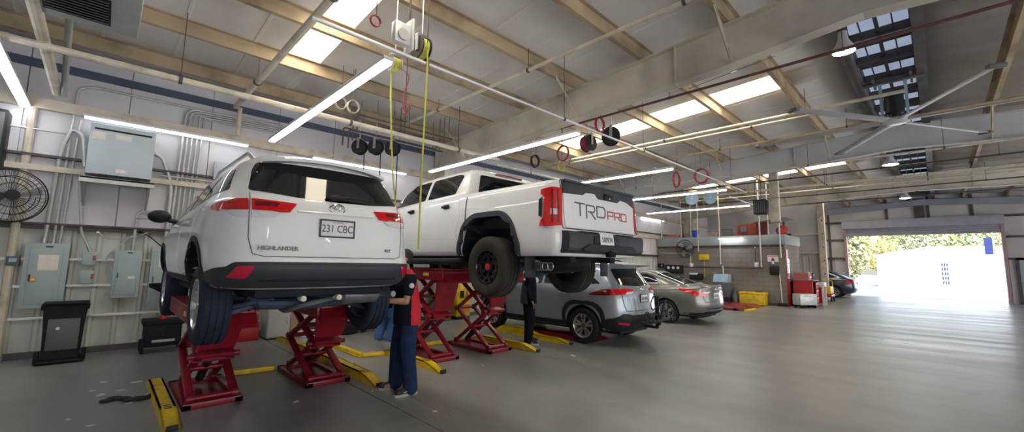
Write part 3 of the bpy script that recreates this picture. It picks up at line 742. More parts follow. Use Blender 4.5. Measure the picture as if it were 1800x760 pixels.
# ------------------------------------------------------------------ white family SUV on the near lift
def high_suv():
    t = thing('suv_car', 'white family SUV raised highest at left with red wraparound tail lights', 'car', (1.57, 3.86, .92))
    t['label'] = 'white family SUV with dark rear bumper raised on the nearest red lift'
    belt = [(0, 1.24), (2.6, 1.17), (3.6, 1.10), (4.9, .96)]
    rows = [(.44, .80, .30, 4.6), (.40, .86, .20, 4.72), (.46, .93, .07, 4.85), (.58, .955, .012, 4.88), (.655, .965, .02, 4.89), (.685, .965, .055, 4.89), (.80, .968, .085, 4.88),
            (.97, .966, .10, 4.86), ([(0, 1.12), (3.6, 1.0), (4.9, .86)], .955, .115, 4.82), ([(0, 1.22), (2.6, 1.15), (3.6, 1.08), (4.8, .94)], .93, .15, 4.74), ([(0, 1.26), (2.6, 1.19), (3.6, 1.13), (4.5, 1.06)], .90, .18, 3.86, .72, .5),
            ([(0, 1.44), (3.6, 1.40)], .815, .285, 3.42, .66, .5), ([(0, 1.58), (3, 1.59)], .725, .38, 3.0, .6, .5), ([(0, 1.655), (1, 1.68), (3, 1.66)], .65, .40, 2.86, .55, .5), ([(0, 1.68), (1.4, 1.72), (2.7, 1.70)], .40, .44, 2.7, .5, .5), ([(0, 1.69), (1.4, 1.735), (2.7, 1.71)], .15, .6, 2.5, .4, .4)]
    cut = MB(); zc, yc = .40, 1.10
    cuts = []
    for yy in (1.10, 3.89):
        c = MB(); c.cyl((-1.2, yy, .42), (-.60, yy, .42), .425, seg=40); c.cyl((.60, yy, .42), (1.2, yy, .42), .425, seg=40); cuts.append(c)
    me = bake(ring_bm(rows, RC_SUV, FC_STD), 2, cuts, M['under_black'], M['white_paint']); link('body', me, t)
    B = bvh_of(me); P = lambda poly, mode, th, m, name, par=t, res=(.05, .05), r=.02, **k: patch(B, rnd_poly(poly, r) if r else poly, mode, th, res, **k).build(name, M[m], par)
    # tailgate panel, rear glass and spoiler
    tg = P([(-.68, .72), (.68, .72), (.70, .86), (.70, 1.06), (.665, 1.24), (-.665, 1.24), (-.70, 1.06), (-.70, .86)], m_rear, .004, 'white_paint', 'tailgate', r=.06, res=(.06, .04))
    g = seam(B, [(-.705, 1.26), (-.715, 1.06), (-.712, .86), (-.68, .725), (-.60, .705), (.60, .705), (.68, .725), (.712, .86), (.715, 1.06), (.705, 1.26)], m_rear, .0042, .0); g.build('panel_gap', M['gap_grey'], t)
    gl = P([(-.715, 1.285), (-.35, 1.243), (0, 1.233), (.35, 1.243), (.715, 1.285), (.665, 1.50), (.625, 1.585), (-.625, 1.585), (-.665, 1.50)], m_rear, .006, 'dark_glass', 'rear_window', r=.03)
    sp = MB(); xs = [-.60+i*.1 for i in range(13)]; SR = [[(x, .262+.16*abs(x/.6)**2.6, 1.612-.035*abs(x/.6)**2), (x, .255+.16*abs(x/.6)**2.6, 1.640-.035*abs(x/.6)**2), (x, .56, 1.705-.05*abs(x/.6)**2.2), (x, .56, 1.60-.03*abs(x/.6)**2)] for x in xs]
    for a, b in zip(SR, SR[1:]):
        for k in range(4): sp.face([a[k], a[(k+1) % 4], b[(k+1) % 4], b[k]])
    sp.face(SR[0][::-1]); sp.face(SR[-1]); bmesh.ops.remove_doubles(sp.bm, verts=sp.bm.verts[:], dist=1e-5)
    sp.build('roof_spoiler', M['white_paint'], t)
    # wiper
    q = cast(B, m_rear, -.02, 1.265)[0]; wp = MB(); wp.ball(q+V((-.02, -.02, .01)), (.07, .035, .03), 12); wp.tube([q+V((0, -.035, .015)), q+V((.2, -.03, .025)), q+V((.44, -.01, .0))], [.016, .012, .006], 6); wp.build('rear_wiper', M['black_trim'], t)
    # lamps wrap round the rear corners
    for s in (-1, 1):
        md = m_cyl(s*.30, .95); A = (lambda a: 270+s*a)
        up_ = [(A(10), 1.185), (A(20), 1.195), (A(34), 1.20), (A(52), 1.185), (A(58), 1.145), (A(54), 1.10), (A(30), 1.095), (A(15), 1.10)]
        # inner part lies on the tailgate, projected from behind
        inner = patch(B, rnd_poly([(s*.70, 1.205), (s*.365, 1.182), (s*.425, 1.095), (s*.50, 1.09), (s*.56, 1.10), (s*.70, 1.10)][::s], .008), m_rear, .020, (.04, .03))
        la = inner.build('tail_lamp', M['lamp_red'], t)
        ic = patch(B, rnd_poly([(s*.70, 1.098), (s*.47, 1.094), (s*.535, 1.045), (s*.70, 1.035)][::s], .006), m_rear, .018, (.04, .03)); ic.build('clear_lens', M['lamp_clear'], la)
        dk = patch(B, [(s*.68, 1.185), (s*.50, 1.175), (s*.52, 1.14), (s*.68, 1.14)][::s], m_rear, .0225, (.05, .03)); dk.build('dark_band', M['lamp_dark_red'], la)
        ol = patch(B, rnd_poly([(s*.72, 1.205), (s*.80, 1.205), (s*.885, 1.16), (s*.89, 1.12), (s*.86, 1.10), (s*.72, 1.10)][::s], .012), m_rear, .016, (.03, .025)).build('tail_lamp', M['lamp_red'], t)
        patch(B, rnd_poly([(s*.72, 1.097), (s*.858, 1.097), (s*.825, 1.055), (s*.79, 1.035), (s*.72, 1.035)][::s], .008), m_rear, .014, (.03, .025)).build('clear_lens', M['lamp_clear'], ol)
        sl_ = patch(B, rnd_poly([(.46, 1.185), (.60, 1.165), (.66, 1.14), (.60, 1.105), (.46, 1.09)], .012), m_side(s), .012, (.03, .03)).build('lamp_tip', M['lamp_red'], ol)
    # chrome strip crease above the plate, emblem, badges, plate
    c = seam(B, [(-.36, 1.115), (.36, 1.115)], m_rear, .011, .004); c.build('garnish', M['white_paint'], t)
    oval_emblem(B, t, -.01, 1.165, .062)
    num_plate(B, t, -.01, .975, '231 CBC', sub=('LOUISIANA', 'letter_red'))
    place_text(B, 'HIGHLANDER', .050, -.50, .775, M['letter_grey'], 'badge', t, xs=1.0, bold=.0012)
    place_text(B, 'XLE', .042, .52, .785, M['letter_grey'], 'badge', t, xs=1.15)
    # dark lower bumper with reflectors
    bp = P([(-.93, .405), (.93, .405), (.945, .56), (.90, .615), (.80, .655), (.60, .66), (-.60, .66), (-.80, .655), (-.90, .56), (-.945, .50)], m_rear, .012, 'grey_trim', 'bumper_cladding', r=.02, res=(.05, .03))
    for s in (-1, 1):
        patch(B, rnd_poly([(s*.665, .625), (s*.78, .622), (s*.835, .525), (s*.715, .515)][::s], .02), m_rear, .020, (.03, .03)).build('reflector', M['reflector_red'], bp)
        sd = [(.12, .42), (.50, .42), (.66, .50), (.62, .56), (.40, .60), (.12, .63)]
        patch(B, sd, m_side(s), .010, (.05, .04)).build('bumper_side', M['grey_trim'], bp)
    k = seam(B, [(-.62, .50), (.62, .50)], m_rear, .010, .014); k.build('bumper_crease', M['black_trim'], bp)
    # sides
    for s in (-1, 1):
        md = m_side(s)
        P([(.55, 1.30), (1.25, 1.26), (1.28, 1.53), (1.15, 1.56), (.80, 1.54)], md, .006, 'dark_glass', 'quarter_window', r=.05)
        P([(1.33, 1.255), (2.16, 1.235), (2.16, 1.55), (1.36, 1.545)], md, .006, 'dark_glass', 'rear_door_window', r=.03)
        P([(2.24, 1.232), (3.42, 1.19), (3.30, 1.26), (2.84, 1.53), (2.24, 1.552)], md, .006, 'dark_glass', 'front_door_window', r=.03)
        rd = P([(1.40, .56), (2.18, .48), (2.18, 1.225), (1.34, 1.24), (1.30, 1.05), (1.42, .85)], md, .004, 'white_paint', 'rear_door', r=.04)
        fd = P([(2.22, .48), (3.36, .48), (3.42, .72), (3.44, 1.17), (2.22, 1.225)], md, .004, 'white_paint', 'front_door', r=.04)
        for dd, yy in ((rd, 1.52), (fd, 2.42)):
            q = cast(B, md, yy+.1, 1.05)[0]; h = MB(); h.tube([q+V((s*.006, -.1, 0)), q+V((s*.045, -.08, 0)), q+V((s*.045, .08, 0)), q+V((s*.006, .1, 0))], .014, 8); h.build('door_handle', M['white_paint'], dd)
        for yy in (1.10, 3.89):
            patch(B, arch_poly(yy, .42, .425, .475, -8, 188), md, .012, (.06, .06)).build('arch_trim', M['black_trim'], t)
        P([(1.58, .40), (3.42, .40), (3.42, .50), (1.58, .50)], md, .012, 'black_trim', 'rocker_trim', r=.02)
        ro = MB(); ro.tube([(s*.60, .72, 1.63), (s*.615, .95, 1.745), (s*.63, 2.3, 1.745), (s*.62, 2.55, 1.70)], .018, 8); ro.build('roof_rail', M['steel'], t)
        q = cast(B, md, 3.30, 1.16)[0]
        mi = MB(); mi.tube([q, q+V((s*.10, -.02, .02))], .03, 8); mi.ball(q+V((s*.19, -.02, .06)), (.125, .085, .085), 16); mi.build('door_mirror', M['black_trim'], t)
    P([(-.62, 1.17), (.62, 1.17), (.52, 1.56), (-.52, 1.56)], lambda u, v: (V((u, 8, v)), V((0, -1, 0))), .006, 'dark_glass', 'windscreen', r=.04)
    # wheels droop on the raised car
    for yy in (1.10, 3.89):
        for s in (-1, 1): wheel(t, s*.795, yy, .245, s, .385, .245, .235, 'five', 'tire_blue', 'rim_silver')
    # underside: subframe, arms, silencer, pipe
    ub = MB(); ub.bb(-.60, .60, .35, 4.4, .33, .42, .03); ub.bb(-.80, .80, 1.6, 3.4, .30, .40, .03); u = ub.build('underbody', M['under_black'], t)
    sf = MB(); sf.tube([(-.50, .92, .30), (-.42, .86, .24), (0, .84, .22), (.42, .86, .24), (.50, .92, .30)], .055, 10); sf.tube([(-.5, 1.5, .3), (0, 1.45, .24), (.5, 1.5, .3)], .05, 10)
    sf.bb(-.5, -.4, .9, 1.5, .24, .31, .02); sf.bb(.4, .5, .9, 1.5, .24, .31, .02); sf.build('rear_subframe', M['under_blue'], t)
    for s in (-1, 1):
        a = MB(); a.beam((s*.30, .98, .26), (s*.74, 1.06, .12), .11, .05, bev=.015); a.tube([(s*.32, .80, .30), (s*.72, .92, .20)], .022, 8); a.tube([(s*.35, 1.3, .28), (s*.72, 1.2, .16)], .026, 8); a.build('control_arm', M['under_blue'], t)
        sp_ = MB(); sp_.tube([(s*.52+.055*math.cos(i*.7), 1.05+.055*math.sin(i*.7), .16+i*.007) for i in range(36)], .010, 6); sp_.build('coil_spring', M['under_black'], t)
        sh = MB(); sh.cyl((s*.62, 1.18, .12), (s*.58, 1.2, .5), .024); sh.cyl((s*.60, 1.19, .3), (s*.58, 1.2, .55), .034); sh.build('shock_absorber', M['steel'], t)
    df = MB(); df.ball((0, 1.15, .26), (.14, .16, .11), 14); df.tube([(-.7, 1.12, .29), (.7, 1.12, .29)], .025, 8); df.build('differential', M['under_blue'], t)
    mu = MB(); mu.lathe([(0, -.22), (.07, -.215), (.10, -.19), (.10, .19), (.07, .215), (0, .22)], (.40, .48, .335), (1, .1, 0), 20); mu.build('silencer', M['exhaust_grey'], t)
    ex = MB(); ex.tube(smooth_path([(.24, .46, .33), (.10, .55, .28), (-.12, .66, .22), (-.18, .95, .16), (-.10, 1.7, .24), (0, 2.6, .27), (0, 3.6, .28)], 5), .028, 10); ex.tube(smooth_path([(.6, .46, .33), (.66, .36, .33), (.68, .24, .335)], 4), .032, 10); ex.build('exhaust_pipe', M['exhaust_grey'], t)
    bo = MB()
    for x in (-.20, .13): bo.cyl((x, .40, .32), (x, .30, .32), .026, seg=14); bo.cyl((x, .30, .32), (x, .29, .32), .012, seg=10)
    bo = bo.build('bush_bolt', M['paper'], t)
    return t
high_suv()

# ------------------------------------------------------------------ white pickup on the second lift
def pickup():
    t = thing('pickup_truck', 'white crew-cab pickup with black tailgate trim raised on the second red lift', 'truck', (4.74, 3.05, 1.16), math.radians(-.6))
    rail = [(0, 1.475), (1.7, 1.475), (3.4, 1.44), (4.6, 1.36), (5.8, 1.26)]; sub = lambda d: [(y, z-d) for y, z in rail]
    rows = [(.56, .84, .22, 5.55, .25, .6), (.52, .92, .10, 5.62, .20, .6), (.55, .965, .05, 5.70, .18, .6), (.66, .985, .025, 5.85, .17, .6), (.83, .995, .02, 5.90, .17, .6), (.89, .998, .045, 5.90, .18, .6), (1.05, 1.0, .06, 5.9, .2, .6),
            (sub(.22), .992, .065, 5.88, .2, .6), (sub(.07), .972, .07, 5.82, .2, .6), (sub(.015), .95, .075, 5.75, .2, .6), (sub(0), .90, .09, 5.66, .2, .6), (sub(0), .5, .15, 5.5, .2, .6)]
    cuts = []
    for yy in (1.28, 4.98):
        c = MB()
        for s in (-1, 1): c.prism([(s*.55, yy+p[0], p[1]) for p in [(-.55, .3), (-.56, .62), (-.46, .93), (-.30, 1.07), (.25, 1.07), (.45, .95), (.58, .62), (.60, .3)]], (s*.7, 0, 0))
        cuts.append(c)
    c = MB(); c.bb(-.80, .80, .15, 1.72, .95, 1.8); cuts.append(c)
    me = bake(ring_bm(rows, RC_BOX, FC_STD), 2, cuts, M['under_black'], M['white_paint']); link('body', me, t); B = bvh_of(me)
    cab = [([(1.8, 1.40), (4.6, 1.28)], .94, 1.84, 4.70, .12, .5), ([(1.8, 1.46), (4.6, 1.36)], .945, 1.84, 4.62, .12, .5), ([(1.8, 1.52), (4.6, 1.44)], .93, 1.845, 4.5, .12, .5), (1.72, .85, 1.875, 4.08, .13, .5), ([(1.8, 1.85), (3.8, 1.84)], .785, 1.90, 3.82, .14, .45), ([(1.8, 1.905), (3.6, 1.90)], .73, 1.95, 3.68, .14, .4), ([(1.8, 1.93), (2.8, 1.95), (3.6, 1.92)], .5, 2.02, 3.55, .14, .4), (1.955, .2, 2.15, 3.4, .14, .4)]
    mc = bake(ring_bm(cab, RC_BOX, FC_STD), 2, None, None, M['white_paint']); link('cab', mc, t); C = bvh_of(mc)
    P = lambda poly, mode, th, m, name, par=t, res=(.05, .05), r=.02, b=B: patch(b, rnd_poly(poly, r) if r else poly, mode, th, res).build(name, M[m], par)
    # tailgate
    tg = P([(-.80, .885), (.80, .885), (.81, 1.36), (-.81, 1.36)], m_rear, .016, 'white_paint', 'tailgate', r=.03)
    P([(-.82, 1.30), (-.45, 1.315), (-.40, 1.35), (-.20, 1.365), (-.12, 1.30), (.34, 1.30), (.42, 1.345), (.60, 1.335), (.82, 1.27), (.82, 1.455), (-.82, 1.455)], m_rear, .024, 'grey_trim', 'tailgate_trim', tg, r=.012, res=(.05, .03))
    tp = MB(); tp.bb(-.82, .82, .045, .15, 1.445, 1.478, .012); tp.build('tailgate_cap', M['grey_trim'], tg)
    q = cast(B, m_rear, .11, 1.35)[0]; h = MB(); h.box(q+V((0, -.03, 0)), (.22, .03, .085), bev=.01); h.box(q+V((0, -.05, .02)), (.17, .02, .03), bev=.006); hd = h.build('tailgate_handle', M['black_trim'], tg)
    h = MB(); h.cyl(q+V((0, -.047, -.022)), q+V((0, -.052, -.022)), .014); h.build('camera_lens', M['chrome'], hd)
    # lettering built from flat strokes
    def strokes(lines, x0, z0, sc, m, name, w=.018, ax=1.0):
        mb = MB()
        for L in lines:
            for (a, b) in zip(L, L[1:]):
                pa = cast(B, m_rear, x0+a[0]*sc*ax, z0+a[1]*sc)[0]; pb = cast(B, m_rear, x0+b[0]*sc*ax, z0+b[1]*sc)[0]; d = (pb-pa).normalized()*w*.45
                mb.beam(pa+V((0, -.018, 0))-d, pb+V((0, -.018, 0))+d, w, .007, up=(0, 1, 0))
        mb.build(name, M[m], tg)
    strokes([[(0, 1), (1.0, 1)], [(.52, 1), (.52, .05)]], -.61, 1.04, .165, 'letter_grey', 'badge_letter', ax=1.15)
    strokes([[(0, 0), (0, 1), (.85, 1), (.95, .85), (.95, .65), (.85, .5), (.2, .5)], [(.45, .5), (1.0, 0)]], -.38, 1.03, .165, 'letter_grey', 'badge_letter', ax=1.1)
    strokes([[(0, .15), (0, 1), (.8, 1), (.98, .82), (.98, .33), (.8, .15), (0, .15)]], -.155, 1.035, .165, 'letter_grey', 'badge_letter', ax=1.15)
    for i, L in enumerate(([[(0, 0), (0, 1), (1, 1), (1, .45), (.1, .45)]], [[(0, 0), (0, 1), (1, 1), (1, .45), (.1, .45)], [(.5, .45), (1.05, 0)]], [[(0, 0), (0, 1), (1, 1), (1, 0), (0, 0)]])):
        strokes(L, .095+i*.172, 1.055, .10, 'letter_red', 'badge_letter', .015, 1.35)
    g = seam(B, [(-.835, 1.46), (-.835, .87), (.835, .87), (.835, 1.46)], m_rear, .008, 0); g.build('panel_gap', M['letter_black'], t)
    # tail lamps on the corners
    for s in (-1, 1):
        md = m_cyl(s*.55, .55); A = lambda a: 270+s*a
        la = patch(B, rnd_poly([(A(31), 1.36), (A(44), 1.37), (A(59), 1.345), (A(59), 1.29), (A(55), 1.26), (A(55), 1.0), (A(59), .96), (A(61), .895), (A(50), .885), (A(31), .90)][::s], .012), md, .018, (4, .04)).build('tail_lamp', M['lamp_red'], t)
        patch(B, [(A(57), 1.25), (A(62), 1.22), (A(62), 1.02), (A(57), 1.0)][::s], md, .014, (4, .04)).build('dark_bezel', M['black_trim'], la)
        for a0, a1 in ((36, 38), (43, 45)):
            patch(B, [(A(a0), 1.34), (A(a1), 1.34), (A(a1), .93), (A(a0), .93)][::s], md, .022, (4, .05)).build('light_bar', M['lamp_dark_red'], la)
        patch(B, [(A(38), 1.10), (A(46), 1.10), (A(46), 1.03), (A(38), 1.03)][::s], md, .023, (4, .05)).build('clear_lens', M['lamp_clear'], la)
    # bumper: dark centre with plate recess and step pads
    bm_ = MB(); bm_.prism([(-.86, .05, .84), (-.86, -.03, .835), (-.86, -.05, .79), (-.86, -.04, .62), (-.86, .02, .575), (-.86, .10, .57), (-.86, .14, .84)], (1.74, 0, 0)); bmesh.ops.bevel(bm_.bm, geom=bm_.bm.edges[:], offset=.012, segments=2, affect='EDGES')
    bo = bm_.build('rear_bumper', M['grey_trim'], t)
    k = MB()
    k.prism([(-.60, -.045, .625), (-.44, -.06, .69), (.52, -.06, .69), (.66, -.045, .625), (.60, -.045, .60), (-.54, -.045, .60)], (0, -.02, 0)); k.bb(-.60, -.24, -.045, .05, .832, .846, .004); k.bb(.20, .60, -.045, .05, .832, .846, .004); k.build('step_pad', M['black_trim'], bo)
    k = MB(); k.bb(-.36, .22, -.062, -.045, .695, .80, .01); k.build('plate_recess', M['black_trim'], bo)
    num_plate(B, bo, -.09, .755, '580974', fn=False, y=-.052, tilt=-.12, sub=None)
    k = MB(); k.box((.0, -.055, .575), (.10, .10, .085), bev=.012); k.mi = 0; k.tube(ringpts((.0, -.11, .575), .028, 'Y', 16), .010, 8, closed=True); k.build('tow_hitch', M['black_trim'], bo)
    # side windows, rear glass, doors
    for s in (-1, 1):
        md = m_side(s); bs = []
        P([(2.12, 1.50), (2.90, 1.475), (2.90, 1.82), (2.20, 1.835), (2.06, 1.80)], md, .006, 'dark_glass', 'rear_door_window', r=.035, b=C)
        P([(2.99, 1.472), (4.02, 1.42), (4.20, 1.44), (3.52, 1.80), (2.99, 1.818)], md, .006, 'dark_glass', 'front_door_window', r=.035, b=C)
        rd = P([(1.98, .60), (2.94, .60), (2.94, 1.43), (1.98, 1.45), (1.93, 1.1), (2.0, .9)], md, .006, 'white_paint', 'rear_door', r=.03)
        fd = P([(2.975, .60), (4.15, .60), (4.25, .9), (4.25, 1.35), (2.975, 1.43)], md, .006, 'white_paint', 'front_door', r=.03)
        for dd, yy in ((rd, 2.28), (fd, 3.32)):
            q = cast(B, md, yy, 1.30)[0]; h = MB(); h.box(q+V((s*.03, 0, 0)), (.03, .20, .036), bev=.012); h.box(q+V((s*.008, 0, 0)), (.03, .14, .07), bev=.02); h.build('door_handle', M['black_trim'], dd)
            q = seam(B, [(yy-.25, .80), (yy+.62, .83)], md, .005, .006); q.build('door_crease', M['white_paint'], dd)
        patch(B, [(1.765, .55), (1.79, .55), (1.79, 1.45), (1.765, 1.45)], md, .002, (.05, .05)).build('bed_gap', M['letter_black'], t)
        for yy in (1.28, 4.98):
            out = [(-.62, .52), (-.645, .66), (-.52, .99), (-.34, 1.14), (.28, 1.14), (.52, 1.01), (.67, .64), (.66, .50)]; inn = [(.585, .50), (.575, .64), (.44, .93), (.24, 1.06), (-.30, 1.06), (-.45, .92), (-.55, .64), (-.54, .52)]
            patch(B, rnd_poly([(yy+a, b) for a, b in out+inn], .16, 5), md, .045, (.06, .06)).build('wheel_arch_flare', M['grey_trim'], t)
        k = MB(); k.tube([(s*.90, 1.98, .46), (s*1.0, 2.1, .45), (s*1.0, 4.2, .45), (s*.90, 4.35, .46)], .055, 10); k.bb(s*.8, s*.9, 2.0, 4.3, .44, .52, .02); k.build('running_board', M['black_trim'], t)
        q = cast(C, md, 4.05, 1.46)[0]; k = MB(); k.tube([q, q+V((s*.13, 0, .02))], .03, 8); k.box(q+V((s*.22, 0, .06)), (.20, .12, .26), bev=.05, seg=3); k.build('door_mirror', M['white_paint'], t)
        k = MB(); k.bb(s*.74, s*.93, .60, .615, .26, .56, .004); k.build('mud_flap', M['black_trim'], t)
    P([(-.70, 1.51), (.70, 1.51), (.62, 1.82), (-.62, 1.82)], m_rear, .006, 'dark_glass', 'rear_window', r=.04, b=C)
    P([(-.66, 1.50), (.66, 1.50), (.58, 1.80), (-.58, 1.80)], lambda u, v: (V((u, 9, v)), V((0, -1, 0))), .006, 'dark_glass', 'windscreen', r=.05, b=C)
    k = MB(); k.bb(-.30, .30, 1.90, 1.93, 1.86, 1.895, .008); k.build('cab_brake_light', M['lamp_dark_red'], t)
    # wheels
    for yy in (1.28, 4.98):
        for s in (-1, 1): wheel(t, s*.86, yy, .385, s, .42, .285, .235, 'trd', 'tire_dusty', 'rim_black', 'letter_red')
    # underside
    k = MB()
    for s in (-1, 1): k.bb(s*.40, s*.52, .2, 5.5, .46, .60, .02)
    for yy in (.5, 1.9, 3.0, 4.1): k.bb(-.45, .45, yy-.05, yy+.05, .48, .58, .02)
    k.bb(-.75, .75, .2, 5.4, .58, .66, .02); k.build('chassis', M['under_black'], t)
    k = MB(); k.tube([(-.72, 1.28, .385), (.72, 1.28, .385)], .055, 12); k.ball((.05, 1.28, .385), (.17, .19, .16), 14); k.tube([(.05, 1.4, .40), (.02, 3.2, .48)], .04, 10); k.build('rear_axle', M['under_blue'], t)
    for s in (-1, 1):
        k = MB(); k.tube([(s*.56, 1.28+.075*math.cos(0), .40)]+[(s*.50+.075*math.cos(i*.6), 1.28+.075*math.sin(i*.6), .42+i*.005) for i in range(42)], .013, 6); k.cyl((s*.60, 1.05, .3), (s*.52, 1.1, .75), .03); k.build('spring_and_shock', M['under_blue'], t)
        k = MB(); k.beam((s*.55, 1.25, .32), (s*.50, 2.2, .46), .05, .07); k.build('trailing_arm', M['under_blue'], t)
    k = MB(); k.lathe([(.12, -.09), (.30, -.09), (.37, -.05), (.385, 0), (.37, .05), (.30, .09), (.12, .09)], (.0, .72, .42), (0, .12, 1), 28); k.build('spare_wheel', M['tire'], t)
    k = MB(); k.tube(smooth_path([(-.30, 2.6, .46), (-.34, 1.9, .44), (-.62, 1.75, .44), (-.60, 1.1, .50), (-.60, .8, .47), (-.62, .62, .43)], 5), .04, 10); k.lathe([(0, -.35), (.09, -.34), (.11, -.3), (.11, .3), (.09, .34), (0, .35)], (-.30, 2.5, .44), (0, 1, 0), 18); k.build('exhaust_pipe', M['galv'], t)
    k = MB()
    for dx in (-.055, .055): k.lathe([(.052, 0), (.056, -.02), (.056, -.20), (.050, -.205), (.044, -.20), (.044, -.02)], (-.64+dx, .66, .405), (.05, 1, 0), 18, caps=False)
    k.build('exhaust_tip', M['steel'], t)
    return t
pickup()

# ------------------------------------------------------------------ silver crossover on the floor
def crossover():
    t = thing('suv_car', 'silver grey crossover parked on the floor behind the raised pickup', 'car', (8.02, 4.20, 0), math.radians(-(-1.5)))
    rows = [(.34, .76, .32, 4.3), (.27, .82, .22, 4.42), (.36, .89, .06, 4.55), (.50, .91, .01, 4.59), (.60, .92, .02, 4.6), (.66, .922, .05, 4.6), (.80, .925, .075, 4.58),
            (.95, .925, .09, 4.56), ([(0, 1.06), (3.4, .98), (4.6, .84)], .91, .11, 4.5), ([(0, 1.15), (2.6, 1.10), (3.4, 1.06), (4.5, .94)], .885, .15, 4.42), ([(0, 1.19), (2.6, 1.13), (3.4, 1.10), (4.3, 1.02)], .86, .17, 3.55, .7, .5),
            ([(0, 1.38), (3.4, 1.36)], .77, .33, 3.15, .62, .5), ([(0, 1.53), (3, 1.54)], .685, .44, 2.75, .55, .5), ([(0, 1.60), (1, 1.64), (3, 1.62)], .61, .46, 2.6, .5, .5), ([(0, 1.63), (1.4, 1.68), (2.6, 1.66)], .38, .5, 2.5, .5, .5), ([(0, 1.65), (1.4, 1.69), (2.6, 1.665)], .15, .6, 2.4, .4, .4)]
    cuts = []
    for yy in (.98, 3.67):
        c = MB(); c.cyl((-1.2, yy, .36), (-.58, yy, .36), .42, seg=36); c.cyl((.58, yy, .36), (1.2, yy, .36), .42, seg=36); cuts.append(c)
    me = bake(ring_bm(rows, RC_SUV, FC_STD), 2, cuts, M['under_black'], M['silver_paint']); link('body', me, t); B = bvh_of(me)
    P = lambda poly, mode, th, m, name, par=t, res=(.05, .05), r=.02: patch(B, rnd_poly(poly, r) if r else poly, mode, th, res).build(name, M[m], par)
    tg = P([(-.62, .70), (.62, .70), (.66, .86), (.66, 1.02), (.63, 1.16), (-.63, 1.16), (-.66, 1.02), (-.66, .86)], m_rear, .004, 'silver_paint', 'tailgate', r=.05)
    seam(B, [(-.66, 1.2), (-.675, 1.0), (-.67, .86), (-.63, .70), (.63, .70), (.67, .86), (.675, 1.0), (.66, 1.2)], m_rear, .006, 0).build('panel_gap', M['letter_black'], t)
    P([(-.64, 1.20), (0, 1.17), (.64, 1.20), (.56, 1.52), (-.56, 1.52)], m_rear, .006, 'dark_glass', 'rear_window', r=.04)
    sp = MB(); sp.prism([(-.58, .22, 1.575), (-.58, .21, 1.605), (-.58, .55, 1.645), (-.58, .55, 1.55)], (1.16, 0, 0)); bmesh.ops.bevel(sp.bm, geom=sp.bm.edges[:], offset=.01, segments=2, affect='EDGES'); sp.build('roof_spoiler', M['silver_paint'], t)
    for s in (-1, 1):
        la = P([(s*.34, 1.12), (s*.60, 1.14), (s*.82, 1.12), (s*.86, 1.05), (s*.86, 1.0), (s*.62, 1.02), (s*.40, 1.06)][::s], m_rear, .018, 'lamp_red', 'tail_lamp', r=.012, res=(.03, .03))
        P([(s*.34, 1.075), (s*.56, 1.07), (s*.62, 1.015), (s*.44, 1.03)][::s], m_rear, .022, 'lamp_clear', 'clear_lens', la, r=.006, res=(.03, .03))
        P([(.38, 1.12), (.55, 1.11), (.82, 1.01), (.78, .99), (.38, 1.0)], m_side(s), .012, 'lamp_dark_red', 'lamp_side', la, r=.01)
        md = m_side(s)
        P([(.62, 1.22), (1.08, 1.19), (1.10, 1.44), (.96, 1.44)], md, .006, 'dark_glass', 'quarter_window', r=.03)
        P([(1.17, 1.185), (2.05, 1.17), (2.05, 1.49), (1.25, 1.48)], md, .006, 'dark_glass', 'rear_door_window', r=.03)
        P([(2.12, 1.168), (3.14, 1.13), (3.04, 1.20), (2.62, 1.46), (2.12, 1.492)], md, .006, 'dark_glass', 'front_door_window', r=.03)
        rd = P([(1.42, .46), (2.06, .42), (2.06, 1.155), (1.20, 1.17), (1.22, .98), (1.44, .76)], md, .004, 'silver_paint', 'rear_door', r=.04)
        fd = P([(2.10, .42), (3.16, .42), (3.2, .7), (3.2, 1.09), (2.10, 1.155)], md, .004, 'silver_paint', 'front_door', r=.04)
        for dd, yy in ((rd, 1.5), (fd, 2.32)):
            q = cast(B, md, yy, .99)[0]; h = MB(); h.tube([q+V((s*.004, -.1, 0)), q+V((s*.04, -.08, 0)), q+V((s*.04, .08, 0)), q+V((s*.004, .1, 0))], .013, 8); h.build('door_handle', M['silver_paint'], dd)
        for yy in (.98, 3.67): patch(B, arch_poly(yy, .36, .42, .50, -14, 194, 1.0), md, .016, (.06, .06)).build('wheel_arch_flare', M['black_trim'], t)
        P([(1.46, .27), (3.2, .27), (3.2, .42), (1.46, .42)], md, .014, 'black_trim', 'rocker_trim', r=.03)
        P([(.10, .30), (.50, .30), (.50, .52), (.36, .56), (.10, .56)], md, .010, 'black_trim', 'bumper_side', r=.02)
        k = MB(); k.tube([(s*.56, .8, 1.64), (s*.575, 1.0, 1.70), (s*.58, 2.2, 1.70), (s*.57, 2.4, 1.65)], .016, 8); k.build('roof_rail', M['black_trim'], t)
        q = cast(B, md, 3.02, 1.12)[0]; k = MB(); k.tube([q, q+V((s*.1, 0, .02))], .025, 8); k.ball(q+V((s*.17, 0, .06)), (.11, .08, .08), 14); k.build('door_mirror', M['silver_paint'], t)
    bp = P([(-.87, .28), (.87, .28), (.90, .50), (.84, .56), (.70, .66), (.50, .62), (-.50, .62), (-.70, .66), (-.84, .56), (-.90, .50)], m_rear, .014, 'black_trim', 'bumper_cladding', r=.03, res=(.05, .03))
    for s in (-1, 1): P([(s*.60, .47), (s*.78, .49), (s*.78, .45), (s*.60, .43)][::s], m_rear, .020, 'reflector_red', 'reflector', bp, r=.008, res=(.03, .03))
    oval_emblem(B, t, 0, 1.11, .055); num_plate(B, t, 0, .93, None, sub=None)
    P([(-.58, 1.13), (.58, 1.13), (.48, 1.50), (-.48, 1.50)], lambda u, v: (V((u, 8, v)), V((0, -1, 0))), .006, 'dark_glass', 'windscreen', r=.04)
